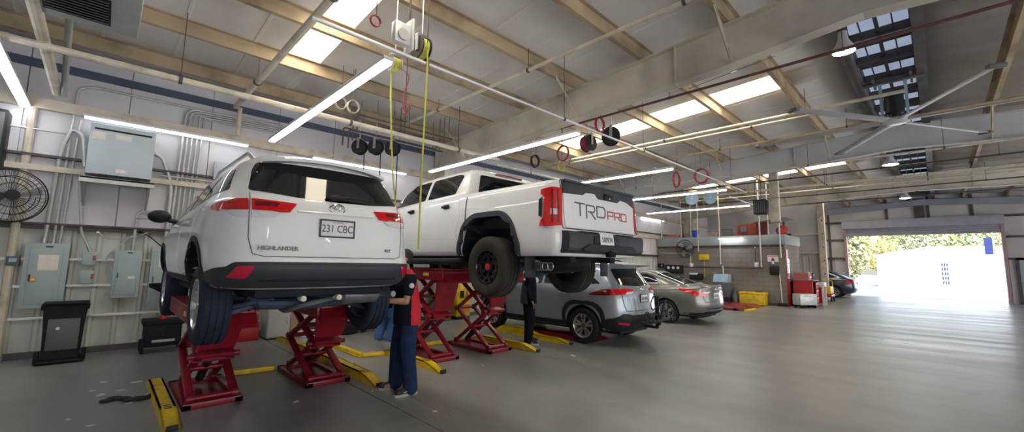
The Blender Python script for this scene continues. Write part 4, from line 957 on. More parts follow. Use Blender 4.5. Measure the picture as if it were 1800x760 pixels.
    for yy in (.98, 3.67):
        for s in (-1, 1): wheel(t, s*.80, yy, .36, s, .36, .225, .235, 'rav', 'tire', 'rim_silver', 'rim_dark')
    k = MB(); k.bb(-.58, .58, .3, 4.2, .22, .34, .03); k.tube([(-.7, .98, .36), (.7, .98, .36)], .04, 8); k.lathe([(0, -.3), (.09, -.28), (.09, .28), (0, .3)], (.1, .42, .30), (1, 0, 0), 16); k.build('underbody', M['under_black'], t)
    # bicycle carrier plugged into the tow bar
    r = thing('bike_rack', 'black bicycle carrier folded up behind the silver grey crossover', 'bike rack', (7.98, 4.40, 0), math.radians(1.5))
    k = MB(); k.beam((0, .1, .38), (0, -.42, .38), .055, .055, bev=.006); k.beam((0, -.40, .36), (0, -.40, .98), .06, .06, bev=.008); k.build('mast', M['black_trim'], r)
    for dy in (-.36, -.52):
        k = MB(); k.beam((-.55, dy, .50+(.36+dy)*-.2), (.55, dy, .50+(.36+dy)*-.2), .05, .04, bev=.006); tr = k.build('wheel_tray', M['black_trim'], r)
        for s in (-1, 1):
            q = MB(); q.tube(ringpts((s*.40, dy-.03, .60), .10, 'Y', 20), .011, 6, closed=True); q.build('wheel_hoop', M['black_trim'], tr)
    for s, zz in ((-1, .86), (1, .76)):
        k = MB(); k.beam((s*.02, -.44, .42), (s*.16, -.50, zz+.15), .035, .035, bev=.006); k.tube(smooth_path([(s*.16, -.50, zz+.10), (s*.30, -.48, zz+.14), (s*.38, -.46, zz), (s*.30, -.46, zz-.12), (s*.18, -.48, zz-.06)], 5), .012, 6); k.build('clamp_arm', M['black_trim'], r)
    k = MB(); k.beam((-.5, -.45, .66), (.5, -.45, .60), .03, .03); k.build('cross_bar', M['black_trim'], r)
crossover()

# ------------------------------------------------------------------ bronze grey saloon
def saloon():
    t = thing('saloon_car', 'bronze grey saloon parked right of the silver crossover', 'car', (12.28, 4.36, 0), math.radians(-3.5))
    rows = [(.30, .74, .34, 4.6), (.22, .80, .24, 4.7), (.30, .87, .08, 4.82), (.42, .90, .02, 4.87), (.55, .915, .0, 4.88), (.66, .92, .02, 4.87), (.80, .92, .04, 4.84), ([(0, .93), (3.6, .88), (4.8, .74)], .90, .05, 4.75),
            ([(0, 1.01), (1, .99), (3.6, .94), (4.7, .80)], .86, .03, 4.66), ([(0, 1.05), (1, 1.02), (3.6, .97), (4.5, .86)], .82, .05, 4.4), ([(0, 1.065), (.6, 1.06), (1, 1.03), (3.6, 1.0), (4, .95)], .76, .52, 3.72, .5, .5),
            ([(0, 1.22), (3.4, 1.20)], .68, 1.02, 3.3, .45, .5), ([(0, 1.36), (3, 1.36)], .60, 1.52, 2.9, .4, .5), ([(0, 1.41), (2, 1.43), (3, 1.41)], .53, 1.68, 2.75, .4, .5), ([(0, 1.425), (2.1, 1.455), (3, 1.43)], .32, 1.8, 2.65, .4, .4), ([(0, 1.43), (2.1, 1.46), (3, 1.435)], .12, 1.9, 2.55, .3, .3)]
    cuts = []
    for yy in (1.05, 3.83):
        c = MB(); c.cyl((-1.2, yy, .33), (-.60, yy, .33), .37, seg=36); c.cyl((.60, yy, .33), (1.2, yy, .33), .37, seg=36); cuts.append(c)
    me = bake(ring_bm(rows, RC_SUV, FC_STD), 2, cuts, M['under_black'], M['bronze_paint']); link('body', me, t); B = bvh_of(me)
    P = lambda poly, mode, th, m, name, par=t, res=(.05, .05), r=.02: patch(B, rnd_poly(poly, r) if r else poly, mode, th, res).build(name, M[m], par)
    tl = P([(-.56, .64), (.56, .64), (.62, .80), (.60, .985), (-.60, .985), (-.62, .80)], m_rear, .004, 'bronze_paint', 'boot_lid', r=.04)
    seam(B, [(-.62, 1.0), (-.635, .80), (-.57, .63), (.57, .63), (.635, .80), (.62, 1.0)], m_rear, .006, 0).build('panel_gap', M['letter_black'], t)
    top = lambda u, v: (V((u, v, 3)), V((0, 0, -1)))
    P([(-.62, .66), (0, .60), (.62, .66), (.50, 1.52), (0, 1.58), (-.50, 1.52)], top, .006, 'dark_glass', 'rear_window', r=.06, res=(.08, .06))
    P([(-.58, 3.60), (.58, 3.60), (.48, 2.86), (-.48, 2.86)], top, .006, 'dark_glass', 'windscreen', r=.06, res=(.08, .06))
    P([(-.60, .08), (.60, .08), (.58, .20), (-.58, .20)], top, .022, 'bronze_paint', 'boot_spoiler', r=.03)
    for s in (-1, 1):
        la = P([(s*.40, .90), (s*.62, .905), (s*.78, .94), (s*.86, .955), (s*.865, .90), (s*.80, .80), (s*.62, .79), (s*.46, .80)][::s], m_rear, .016, 'lamp_red', 'tail_lamp', r=.012, res=(.03, .03))
        P([(s*.40, .90), (s*.60, .90), (s*.60, .865), (s*.43, .862)][::s], m_rear, .020, 'lamp_clear', 'clear_lens', la, r=.006, res=(.03, .03))
        P([(.34, .97), (.60, .985), (.78, 1.0), (.62, .93), (.34, .86)], m_side(s), .010, 'lamp_red', 'lamp_side', la, r=.01)
        md = m_side(s)
        P([(1.30, 1.07), (2.20, 1.04), (2.20, 1.34), (1.80, 1.345), (1.52, 1.27)], md, .006, 'dark_glass', 'rear_door_window', r=.03)
        P([(2.26, 1.038), (3.42, 1.0), (3.30, 1.06), (2.76, 1.32), (2.26, 1.34)], md, .006, 'dark_glass', 'front_door_window', r=.03)
        rd = P([(1.46, .36), (2.20, .33), (2.20, 1.0), (1.30, 1.02), (1.28, .9), (1.46, .7)], md, .004, 'bronze_paint', 'rear_door', r=.04)
        fd = P([(2.24, .33), (3.36, .33), (3.42, .6), (3.42, .95), (2.24, 1.0)], md, .004, 'bronze_paint', 'front_door', r=.04)
        for dd, yy in ((rd, 1.62), (fd, 2.46)):
            q = cast(B, md, yy, .88)[0]; h = MB(); h.tube([q+V((s*.004, -.1, 0)), q+V((s*.04, -.08, 0)), q+V((s*.04, .08, 0)), q+V((s*.004, .1, 0))], .012, 8); h.build('door_handle', M['bronze_paint'], dd)
        q = cast(B, md, 3.28, 1.0)[0]; k = MB(); k.tube([q, q+V((s*.1, 0, .02))], .025, 8); k.ball(q+V((s*.16, 0, .05)), (.10, .07, .07), 14); k.build('door_mirror', M['bronze_paint'], t)
    gb = P([(-.42, .885), (.42, .885), (.42, .915), (-.42, .915)], m_rear, .020, 'chrome', 'chrome_strip', r=.008, res=(.05, .03))
    oval_emblem(B, t, 0, .965, .05); num_plate(B, t, 0, .79, None, fn=False, sub=None)
    bp = P([(-.80, .245), (.80, .245), (.84, .34), (.60, .34), (.50, .37), (-.50, .37), (-.60, .34), (-.84, .34)], m_rear, .012, 'black_trim', 'bumper_lip', r=.02, res=(.05, .03))
    k = seam(B, [(-.80, .50), (.80, .50)], m_rear, .008, .002); k.build('bumper_crease', M['bronze_paint'], bp)
    for yy in (1.05, 3.83):
        for s in (-1, 1): wheel(t, s*.79, yy, .335, s, .335, .215, .22, 'five', 'tire', 'rim_silver', 'rim_dark')
    k = MB(); k.bb(-.58, .58, .3, 4.4, .19, .30, .03); k.lathe([(0, -.3), (.09, -.28), (.09, .28), (0, .3)], (.1, .42, .24), (1, 0, 0), 16); k.build('underbody', M['under_black'], t)
saloon()
# ------------------------------------------------------------------ dark blue car by the roller door, nose towards the left wall
def far_car():
    t = thing('saloon_car', 'dark navy car parked beside the open roller door', 'car', (29.4, 3.12, 0))
    rows = [(.30, .74, .34, 4.3), (.22, .80, .24, 4.4), (.34, .88, .06, 4.5), (.55, .91, .0, 4.55), (.72, .92, .03, 4.5), ([(0, .95), (3.4, .86), (4.5, .74)], .90, .06, 4.4), ([(0, 1.04), (3.4, .96), (4.4, .82)], .84, .08, 4.2), ([(0, 1.07), (3.4, 1.0)], .78, .30, 3.4, .5, .5),
            (1.24, .70, .60, 3.0, .45, .5), (1.40, .60, .95, 2.6, .4, .5), (1.45, .5, 1.1, 2.5, .4, .4), (1.47, .2, 1.3, 2.3, .3, .3)]
    cuts = []
    for yy in (.95, 3.6):
        c = MB(); c.cyl((-1.2, yy, .33), (-.6, yy, .33), .37, seg=28); c.cyl((.6, yy, .33), (1.2, yy, .33), .37, seg=28); cuts.append(c)
    me = bake(ring_bm(rows, RC_SUV, FC_STD), 2, cuts, M['under_black'], M['navy_paint']); link('body', me, t); B = bvh_of(me)
    P = lambda poly, mode, th, m, name, r=.02: patch(B, rnd_poly(poly, r), mode, th, (.06, .06)).build(name, M[m], t)
    for s in (-1, 1):
        P([(s*.48, .93), (s*.80, .96), (s*.84, .82), (s*.52, .80)][::s], m_rear, .016, 'lamp_red', 'tail_lamp'); P([(.2, .95), (.42, .95), (.42, .82), (.2, .82)], m_side(s), .012, 'lamp_red', 'lamp_side')
        P([(.9, 1.09), (1.9, 1.06), (1.9, 1.34), (1.2, 1.34)], m_side(s), .006, 'dark_glass', 'rear_door_window'); P([(1.96, 1.06), (3.0, 1.02), (2.45, 1.32), (1.96, 1.34)], m_side(s), .006, 'dark_glass', 'front_door_window')
        for yy in (.95, 3.6): wheel(t, s*.79, yy, .335, s, .335, .215, .22, 'five', 'tire', 'rim_silver', 'rim_dark')
    P([(-.60, 1.12), (.60, 1.12), (.5, 1.34), (-.5, 1.34)], m_rear, .006, 'dark_glass', 'rear_window')
    num_plate(B, t, 0, .80, None, fn=False, sub=None)
far_car()
# ================================================================== people: local frame x right, y forward, z up
def cap(mb, a, b, ra, rb, seg=12):
    a, b = V(a), V(b); n = 5; mb.tube([lerp(a, b, i/n) for i in range(n+1)], [lerp(ra, rb, i/n) for i in range(n+1)], seg); mb.ball(a, ra*.995, 12); mb.ball(b, rb*.995, 12)
def loft(mb, rings, seg=20):
    R = []
    for (cx, cy, z, rx, ry) in rings: R.append([mb.bm.verts.new((cx+rx*math.cos(2*PI*k/seg), cy+ry*math.sin(2*PI*k/seg), z)) for k in range(seg)])
    for A, B in zip(R, R[1:]):
        for k in range(seg): mb.bm.faces.new((A[k], A[(k+1) % seg], B[(k+1) % seg], B[k]))
    mb.bm.faces.new(R[0][::-1]); mb.bm.faces.new(R[-1])
def remesh(mb, vox, smooth_it=6, fac=.5):
    bm = mb.bm; bmesh.ops.recalc_face_normals(bm, faces=bm.faces[:]); me = bpy.data.meshes.new('tmp'); bm.to_mesh(me); bm.free()
    o = bpy.data.objects.new('tmp', me); COL.objects.link(o)
    r = o.modifiers.new('r', 'REMESH'); r.mode = 'VOXEL'; r.voxel_size = vox
    if smooth_it: s = o.modifiers.new('s', 'SMOOTH'); s.factor = fac; s.iterations = smooth_it
    out = bpy.data.meshes.new_from_object(o.evaluated_get(bpy.context.evaluated_depsgraph_get())); bpy.data.objects.remove(o)
    for p in out.polygons: p.use_smooth = True
    return out
def hand(mb, wrist, d, side, up, curl):
    """palm, four bent fingers of unequal length and a thumb leaving the side of the palm"""
    w = V(wrist); d = V(d).normalized(); u = V(up); u = (u-d*u.dot(d)).normalized(); s = d.cross(u)*side     # u = back of the hand, s = towards the thumb
    for k in (-1, -.33, .33, 1): cap(mb, w+d*.01+s*k*.018, w+d*.088+s*k*.030, .017, .0135, 8)
    for i, (k, L) in enumerate(((1, .072), (.33, .080), (-.33, .075), (-1, .058))):
        p = w+d*.088+s*k*.030; a = 0; seg_ = (L*.45, L*.32, L*.26); r = .0098
        for j, q in enumerate(seg_):
            a += curl*(.7, 1.0, .8)[j]; dd = d*math.cos(a)-u*math.sin(a); n = p+dd*q; cap(mb, p, n, r, r-.001, 8); p = n; r -= .001
    p = w+d*.025+s*.026; n = p+(d*.55+s*.75-u*.25).normalized()*.045; cap(mb, p, n, .0135, .011, 8); m_ = n+(d*.85+s*.25-u*.35).normalized()*.032; cap(mb, n, m_, .011, .0092, 8)
def person(label, loc, rz, J, top='shirt_navy', panel='shirt_red', legs='work_trousers', shoe='shoe_black', sleeve=.62, hairlen=0, cap_=None, tall=1.0, group=None):
    t = thing('person', label, 'person', loc, rz, group); t.scale = (tall,)*3
    HP, CH, NK, HD = V(J['hip']), V(J['chest']), V(J['neck']), V(J['head'])
    b = MB()
    mid = lerp(HP, CH, .45)
    loft(b, [(HP.x, HP.y, HP.z-.10, .14, .105), (HP.x, HP.y, HP.z, .165, .12), (mid.x, mid.y, mid.z, .14, .105), (lerp(mid.x, CH.x, .6), lerp(mid.y, CH.y, .6), lerp(mid.z, CH.z, .6), .165, .115), (CH.x, CH.y, CH.z, .18, .115), (CH.x, CH.y, CH.z+.09, .14, .085), (NK.x, NK.y, NK.z-.01, .06, .062)])
    cap(b, NK-V((0, 0, .03)), HD-V((0, .01, .07)), .060, .056)
    hf = V(J.get('look', (0, 1, 0))).normalized(); hr = hf.cross(V((0, 0, 1))).normalized(); hu = hr.cross(hf)
    H = lambda x, y, z: HD+hr*x+hf*y+hu*z
    hm = MB(); hm.ball((0, -.008, .03), (.076, .094, .092), 20); hm.ball((0, .028, -.045), (.058, .062, .075), 16); hm.ball((0, .068, -.088), (.026, .022, .022), 10)
    hm.tube([(0, .085, .02), (0, .100, -.008), (0, .108, -.028), (0, .090, -.040)], [.010, .012, .015, .010], 8)       # nose
    for s in (-1, 1):
        hm.ball((s*.032, .078, .022), (.018, .010, .007), 8); hm.ball((s*.076, -.006, -.012), (.010, .020, .032), 10); hm.ball((s*.040, .060, -.025), (.024, .022, .020), 10)
    hm.ball((0, .082, -.058), (.024, .010, .006), 10); hm.ball((0, .080, -.070), (.021, .010, .007), 10)
    RM = Matrix((hr, hf, hu)).transposed().to_4x4(); RM.translation = HD; b.merge(hm.bm, RM)
    for s, k in ((-1, 'L'), (1, 'R')):
        sh, el, wr = (V(p) for p in J['arm'+k]); cap(b, sh, el, .050, .040); cap(b, el, lerp(el, wr, .3), .041, .039); cap(b, lerp(el, wr, .3), wr, .039, .026)
        hand(b, wr, (wr-el) if 'hand'+k not in J else J['hand'+k], -s, J.get('up'+k, (0, 0, 1)), J.get('curl', .5))
        hp, kn, an = (V(p) for p in J['leg'+k]); cap(b, hp, kn, .085, .056); cap(b, kn, lerp(kn, an, .35), .056, .055); cap(b, lerp(kn, an, .35), an, .055, .036)
        cap(b, an, an+V((0, .12, -.05)), .036, .03)
    me = remesh(b, .0068, 3); me.materials.append(M['skin']); link('body', me, t)
    e = MB()
    for s in (-1, 1): e.ball(H(s*.032, .079, .012), (.013, .013, .011), 10)
    e.build('eye', M['eye_white'], t)
    e = MB()
    for s in (-1, 1):
        e.ball(H(s*.032, .0905, .012), .0055, 8); e.tube([H(s*.016, .094, .030), H(s*.034, .092, .036), H(s*.052, .078, .030)], .004, 6)
    e.build('eyebrow', M['hair'], t)
    h = MB()
    if cap_:
        hh = MB(); hh.ball((0, -.006, .045), (.086, .104, .088), 18); hh.bb(-.2, .2, -.2, .2, -.2, .035); bm_ = hh.bm; hh2 = MB()
        hh2.lathe([(.086, 0), (.087, .04), (.075, .085), (.045, .108), (0, .115)], (0, -.006, .035), (0, 0, 1), 22); hh2.prism([(-.065, .07, .040), (-.05, .15, .030), (0, .172, .028), (.05, .15, .030), (.065, .07, .040)], (0, 0, .008)); bm_.free()
        hh2.xform(RM); hh2.build('cap', M[cap_], t)
    hm = MB(); hm.ball((0, -.016, .042), (.084, .098, .090), 18); hm.ball((0, -.050, -.005), (.074, .060, .07), 14)
    if hairlen: hm.ball((0, -.075, -.06), (.05, .04, hairlen), 14)
    hm.xform(RM); me = remesh(hm, .009, 2); me.materials.append(M['hair']); link('hair', me, t)
    # shirt
    g = MB(); z0 = HP.z-.13
    loft(g, [(HP.x, HP.y-.005, z0, .222, .170), (HP.x, HP.y-.005, HP.z+.02, .215, .166), (mid.x, mid.y, mid.z+.04, .198, .152), (CH.x, CH.y, CH.z-.04, .200, .142), (CH.x, CH.y, CH.z+.05, .185, .118), (CH.x, CH.y, CH.z+.105, .125, .088), (NK.x, NK.y-.004, NK.z+.005, .074, .072)])
    for k in 'LR':
        sh, el, wr = (V(p) for p in J['arm'+k])
        if sleeve <= 1: cap(g, lerp(CH+V((0, 0, .05)), sh, .5), sh, .07, .070); cap(g, sh, lerp(sh, el, sleeve), .070, .064)
        else: cap(g, lerp(CH+V((0, 0, .05)), sh, .5), sh, .07, .068); cap(g, sh, el, .068, .056); cap(g, el, lerp(el, wr, .92), .056, .042)
    me = remesh(g, .011, 4); me.materials.append(M[top]); me.materials.append(M[panel])
    if panel != top:
        shl = [V(J['armL'][0]), V(J['armR'][0])]
        for p in me.polygons:
            c = p.center; arm = min((c-q).length for q in shl) < .10 or (abs(c.x-CH.x) > .205 and c.z > CH.z-.15)
            if (not arm and c.y < CH.y-.01 and c.y > CH.y-.165) or c.z > NK.z-.045: p.material_index = 1
    sh_ = link('shirt', me, t)
    if panel != top:
        q = V(J['armL'][0]); el = V(J['armL'][1]); c = lerp(q, el, .32)+V((-.072, 0, 0)); k = MB(); k.lathe([(0, .003), (.030, .003), (.030, -.004)], c, (-1, 0, .05), 18); k.build('sleeve_patch', M['plate_white'], sh_)
        k = MB(); k.tube(ringpts(c+V((-.003, 0, 0)), .020, 'X', 18), .004, 6, closed=True); k.ball(c+V((-.003, 0, 0)), (.004, .010, .010), 8); k.build('patch_ring', M['blue_grey'], sh_)
    # trousers
    g = MB(); loft(g, [(HP.x, HP.y, HP.z-.16, .170, .130), (HP.x, HP.y, HP.z-.05, .178, .135), (HP.x, HP.y, HP.z+.06, .162, .120)])
    for k in 'LR':
        hp, kn, an = (V(p) for p in J['leg'+k]); cap(g, hp, kn, .118, .102); cap(g, kn, lerp(kn, an, .5), .102, .094); cap(g, lerp(kn, an, .5), an+V((0, 0, -.01)), .094, .090)
    me = remesh(g, .012, 4); me.materials.append(M[legs]); link('trousers', me, t)
    for k in 'LR':
        an = V(J['leg'+k][2]); fd = V(J.get('foot'+k, (0, 1, 0))).normalized(); fr = fd.cross(V((0, 0, 1)))
        m_ = Matrix((fr, fd, V((0, 0, 1)))).transposed().to_4x4(); m_.translation = V((an.x, an.y, 0))
        g = MB(); g.ball((0, -.02, .065), (.046, .065, .055), 14); g.ball((0, .07, .052), (.046, .09, .042), 14); g.ball((0, .14, .042), (.048, .062, .036), 14); g.xform(m_)
        bmesh.ops.bisect_plane(g.bm, geom=g.bm.verts[:]+g.bm.edges[:]+g.bm.faces[:], plane_co=(0, 0, .022), plane_no=(0, 0, -1), clear_outer=True)
        so_ = g.build('shoe', M[shoe], t)
        g = MB(); P = [(-.040, -.08), (.040, -.08), (.044, .02), (.053, .13), (.036, .20), (0, .212), (-.036, .20), (-.053, .13), (-.044, .02)]; g.prism([(x, y, 0) for x, y in P], (0, 0, .028)); g.xform(m_); g.build('sole', M['sole'], so_)
        g = MB(); g.tube([(.047, -.03, .05), (.050, .04, .058), (.046, .10, .045)], .005, 6); g.tube([(-.047, -.03, .05), (-.050, .04, .058), (-.046, .10, .045)], .005, 6); g.xform(m_); g.build('shoe_stripe', M['plate_white'], so_)
    return t
# the technician faces the rear wheel of the raised SUV
person('person in navy and red work shirt reaching under the white SUV', (2.81, 4.75, 0), math.radians(78), dict(hip=(0, 0, .95), chest=(0, .03, 1.34), neck=(0, .035, 1.495), head=(0, .07, 1.635), look=(0, 1, .12),
    armL=((-.205, .03, 1.40), (-.245, .10, 1.12), (-.15, .36, 1.13)), armR=((.205, .03, 1.40), (.23, .16, 1.14), (.10, .36, 1.02)), upL=(0, .1, 1), upR=(.7, 0, .7), curl=.55,
    legL=((-.095, 0, .92), (-.13, .02, .50), (-.15, -.03, .085)), legR=((.095, 0, .92), (.14, .05, .50), (.16, .06, .085)), footL=(-.12, 1, 0), footR=(.25, 1, 0)))
person('person in dark clothes and grey vest standing beneath the pickup exhaust', (6.30, 5.92, 0), math.radians(215), dict(hip=(0, 0, .93), chest=(0, .01, 1.31), neck=(0, .02, 1.465), head=(0, .04, 1.60), look=(.2, 1, .25),
    armL=((-.195, .02, 1.37), (-.245, -.02, 1.10), (-.235, .06, .86)), armR=((.195, .02, 1.37), (.245, 0, 1.10), (.235, .10, .87)), curl=.35,
    legL=((-.09, 0, .90), (-.12, .02, .49), (-.14, -.02, .085)), legR=((.09, 0, .90), (.12, .03, .49), (.15, .02, .085))), top='cloth_dark', panel='cloth_grey', legs='cloth_dark', sleeve=1.5, hairlen=.06, tall=.99)
person('person in blue jeans and grey trainers bending under the pickup beyond the technician', (4.22, 7.95, 0), math.radians(-75), dict(hip=(0, -.08, .80), chest=(0, .24, 1.04), neck=(0, .36, 1.14), head=(0, .47, 1.20), look=(0, 1, -.35),
    armL=((-.19, .28, 1.06), (-.22, .36, .80), (-.12, .50, .66)), armR=((.19, .28, 1.06), (.22, .36, .80), (.12, .50, .66)), curl=.5,
    legL=((-.09, -.08, .78), (-.12, .10, .44), (-.12, -.06, .085)), legR=((.09, -.08, .78), (.13, .10, .44), (.13, -.02, .085))), top='cloth_dark', panel='cloth_dark', legs='jeans', shoe='shoe_grey')
# ================================================================== lifts and yellow hose covers
def scissor_lift(label, x, y, zt, w=.55, L=1.24, group='red scissor lift units'):
    t = thing('scissor_lift', label, 'car lift', (x, y, 0), group=group); h = w/2
    m = MB(); m.bb(-h, -h+.08, 0, L, 0, .06, .006); m.bb(h-.08, h, 0, L, 0, .06, .006); m.bb(-h, h, 0, .09, 0, .065, .006); m.bb(-h, h, L-.09, L, 0, .06, .006); m.bb(-h+.05, h-.05, .08, L-.08, .004, .02); m.build('base_frame', M['lift_red'], t)
    zb, zp = .09, zt-.20; zm = (zb+zp)/2+.02
    lv = [(.10, zb, L-.20, zm), (L-.12, zb, .20, zm), (.20, zm, L-.15, zp), (L-.20, zm, .12, zp)]
    for i, (ya, za, yb, zb_) in enumerate(lv):
        for s in (-1, 1):
            xx = s*(h-.07-(.055 if i in (1, 2) else 0)); m = MB(); m.beam((xx, ya, za), (xx, yb, zb_), .04, .085, up=(1, 0, 0), bev=.008)
            for p in ((ya, za), (yb, zb_)): m.cyl((xx-.03, p[0], p[1]), (xx+.03, p[0], p[1]), .048, seg=16)
            m.build('scissor_arm', M['lift_red'], t)
    for (yy, zz) in ((.20, zm), (L-.20, zm), (L/2, (zb+zm)/2), (L/2-.02, (zm+zp)/2), (.10, zb), (.12, zp)):
        m = MB(); m.cyl((-h+.03, yy, zz), (h-.03, yy, zz), .030, seg=12); m.build('cross_shaft', M['lift_red'], t)
    m = MB(); m.beam((-h+.07, .27, zm-.02), (h-.07, .27, zm-.02), .12, .10, up=(0, 0, 1), bev=.01); m.box((0, .20, zm+.03), (w*.62, .16, .05), rot=Matrix.Rotation(.4, 3, 'X'), bev=.01); m.build('cross_beam', M['lift_red'], t)
    m = MB(); m.cyl((0, L-.25, .10), (0, .52, zm*.78), .045, seg=16); m.cyl((0, .52, zm*.78), (0, .30, zm), .026, seg=12); m.build('hydraulic_cylinder', M['hose_black'], t)
    m = MB(); m.bb(-h-.03, h+.03, -.26, L+.38, zt-.05, zt, .008); m.bb(-h-.03, -h+.02, -.26, L+.38, zt-.19, zt-.03, .006); m.bb(h-.02, h+.03, -.26, L+.38, zt-.19, zt-.03, .006); m.bb(-h, h, -.26, -.22, zt-.19, zt-.02, .006); m.bb(-h, h, L+.34, L+.38, zt-.19, zt-.02, .006)
    pf = m.build('platform', M['lift_red'], t)
    m = MB(); m.prism([(-h, -.24, zt-.05), (h, -.24, zt-.05), (h, -.34, zt-.20), (-h, -.34, zt-.20)], (0, .02, -.03)); m.build('end_flap', M['lift_red'], pf)
    m = MB(); m.prism([(-h*.8, -.02, zt-.20), (h*.8, -.02, zt-.20), (h*.62, .12, zm+.08), (-h*.62, .12, zm+.08)], (0, .03, 0)); m.build('guard_plate', M['lift_red'], t)
    m = MB(); m.box((-h-.032, .2, zt-.10), (.004, .16, .05)); m.build('warning_sticker', M['safety_yellow'], pf)
    for yy in (-.10, L+.12):
        m = MB(); m.box((0, yy, zt+.05), (.22, .16, .10), bev=.015); m.build('lifting_pad', M['hose_black'], pf)
    return t
scissor_lift('red scissor lift unit under the left wheels of the white SUV', 1.005, 5.64, 1.09)
scissor_lift('red scissor lift unit under the right side of the white SUV', 2.235, 5.62, 1.09)
scissor_lift('red scissor lift unit under the left side of the white pickup', 4.11, 5.69, 1.50)
scissor_lift('red scissor lift unit under the right side of the white pickup', 5.275, 5.64, 1.50)
for x, lb in ((7.5, 'flat lowered red lift plate under the silver crossover'), (17.0, 'flat red lift plate on the floor nearer the grey machine'), (18.4, 'flat red lift plate on the floor beside the yellow chest')):
    t = thing('lift_plate', lb, 'car lift', (x, 5.5, 0), group='lowered lift plates'); w = .5 if x < 10 else 1.05
    m = MB(); m.bb(-.28, w, -.1, 1.3, .0, .09, .012); m.build('platform', M['lift_red'], t)
    m = MB(); m.prism([(-.28, -.1, .0), (w, -.1, .0), (w, -.1, .085), (-.28, -.1, .085)], (0, -.004, 0)); m.prism([(-.26, -.104, .085), (w-.02, -.104, .085), (w-.02, -.42, .005), (-.26, -.42, .005)], (0, 0, -.004)); m.build('end_ramp', M['lift_red'], t)
def hose_cover(label, x, y0, y1, w=.13, h=.11, hump=False, stick=True):
    t = thing('hose_cover', label, 'hose cover', (x, y0, 0), group='yellow floor covers beside the lifts'); L = y1-y0; hw = w/2
    prof = [(0, .012), (.30, h*.85), (.42, h), (L-.30, h), (L, .02)] if not hump else [(0, .012), (.30, h*.8), (.9, h*.9), (1.25, h*1.7), (L-.35, h*1.7), (L, .04)]
    m = MB(); P = [(0, y, z) for y, z in prof]
    for xx, ww, top in ((-hw, .018, 1), (hw-.018, .018, 1)):
        m.prism([(xx, 0, 0)]+[(xx, y, z) for y, z in prof]+[(xx, L, 0)], (ww, 0, 0))
    for (a, b) in zip(prof, prof[1:]): m.prism([(-hw, a[0], a[1]), (hw, a[0], a[1]), (hw, b[0], b[1]), (-hw, b[0], b[1])], (0, 0, -.010))
    m.build('cover', M['safety_yellow'], t)
    if stick:
        for i in range(3):
            m = MB(); a, b = prof[0], prof[1]; yy = .10+i*.055; zz = lerp(a[1], b[1], (yy-a[0])/(b[0]-a[0])); m.box((0, yy+.30, h*.9+.0125), (w*.45, .018, .003)); m.build('hazard_bar', M['letter_black'], t)
    m = MB(); m.bb(-hw+.02, hw-.02, -.012, .02, .0, .05, .004); m.bb(-.02, .02, -.02, 0, .01, .03); m.build('end_block', M['hose_black'], t); return t
hose_cover('yellow hose cover left of the nearest lift unit', .60, 5.08, 7.20)
hose_cover('long yellow hose cover between the raised SUV and the technician', 2.68, 5.12, 9.4)
hose_cover('yellow hose cover just behind the technician legs', 3.66, 5.12, 6.95)
hose_cover('yellow hose cover right of the second lift', 5.80, 5.20, 7.05)
hose_cover('humped yellow hose cover beside the silver crossover', 6.80, 5.22, 7.5, hump=True)
def low_bar(label, pts):
    t = thing('floor_conduit', label, 'floor conduit', pts[0], group='yellow cross conduits on the floor'); m = MB(); o = V(pts[0])
    for a, b in zip(pts, pts[1:]): m.beam(V(a)-o+V((0, 0, .035)), V(b)-o+V((0, 0, .035)), .10, .06, bev=.012)
    m.build('cover', M['safety_yellow'], t)
    m = MB(); m.beam(V(pts[0])-o+V((0, 0, .012)), V(pts[1])-o+V((0, 0, .012)), .14, .012); m.build('base_strip', M['safety_yellow'], t)
low_bar('yellow cross conduit joining the two near lift units', [(1.33, 6.98, 0), (1.93, 6.90, 0)])
low_bar('bent yellow conduit running towards the back of the second bay', [(3.22, 8.2, 0), (3.24, 6.85, 0), (3.58, 6.75, 0)])
low_bar('yellow cross conduit joining the pickup lift units', [(4.42, 7.02, 0), (4.96, 6.98, 0)])
low_bar('yellow end plate by the flat red lift right of the saloon', [(16.75, 5.0, 0), (17.7, 4.95, 0)])

# ================================================================== left wall equipment
def panelboard(label, x0, x1, z0, z1, d=.16, sheet=None, tagm=None, handle=True):
    t = thing('electrical_panel', label, 'electrical panel', (x0, WY-.03, z0), group='grey electrical panels on the left wall'); w, h = x1-x0, z1-z0
    m = MB(); m.bb(0, w, -d, 0, 0, h, .006); m.build('box', M['panel_grey'], t)
    m = MB(); m.bb(w*.12, w*.86, -d-.012, -d, h*.07, h*.92, .005); dr = m.build('door', M['panel_grey'], t)
    if handle: m = MB(); m.bb(w*.16, w*.20, -d-.03, -d-.01, h*.42, h*.52, .004); m.build('latch', M['letter_black'], dr)
    m = MB(); m.bb(w*.45, w*.62, -d-.006, -d+.002, h*.935, h*.96); m.build('name_plate', M['letter_black'], t)
    if sheet: m = MB(); m.box((w*sheet[0], -d-.014, h*sheet[1]), (w*sheet[2], .003, h*sheet[3])); m.build('paper_sheet', M['paper'], dr)
    if tagm: m = MB(); m.box((w*.24, -d-.02, h*.44), (.07, .014, .06), bev=.004); m.build('lockout_tag', M['amber'], dr)
    return t
panelboard('largest grey breaker panel with pasted sheet behind the black waste cart', -.88, -.40, .78, 1.80, sheet=(.55, .70, .46, .24), tagm=True)
panelboard('grey breaker panel with white handle label in the middle of the wall', .14, .50, .90, 1.72, sheet=(.68, .42, .26, .05))
panelboard('tall narrow grey panel behind the black oil drain', .62, .92, .68, 1.80, sheet=(.62, .78, .5, .22))
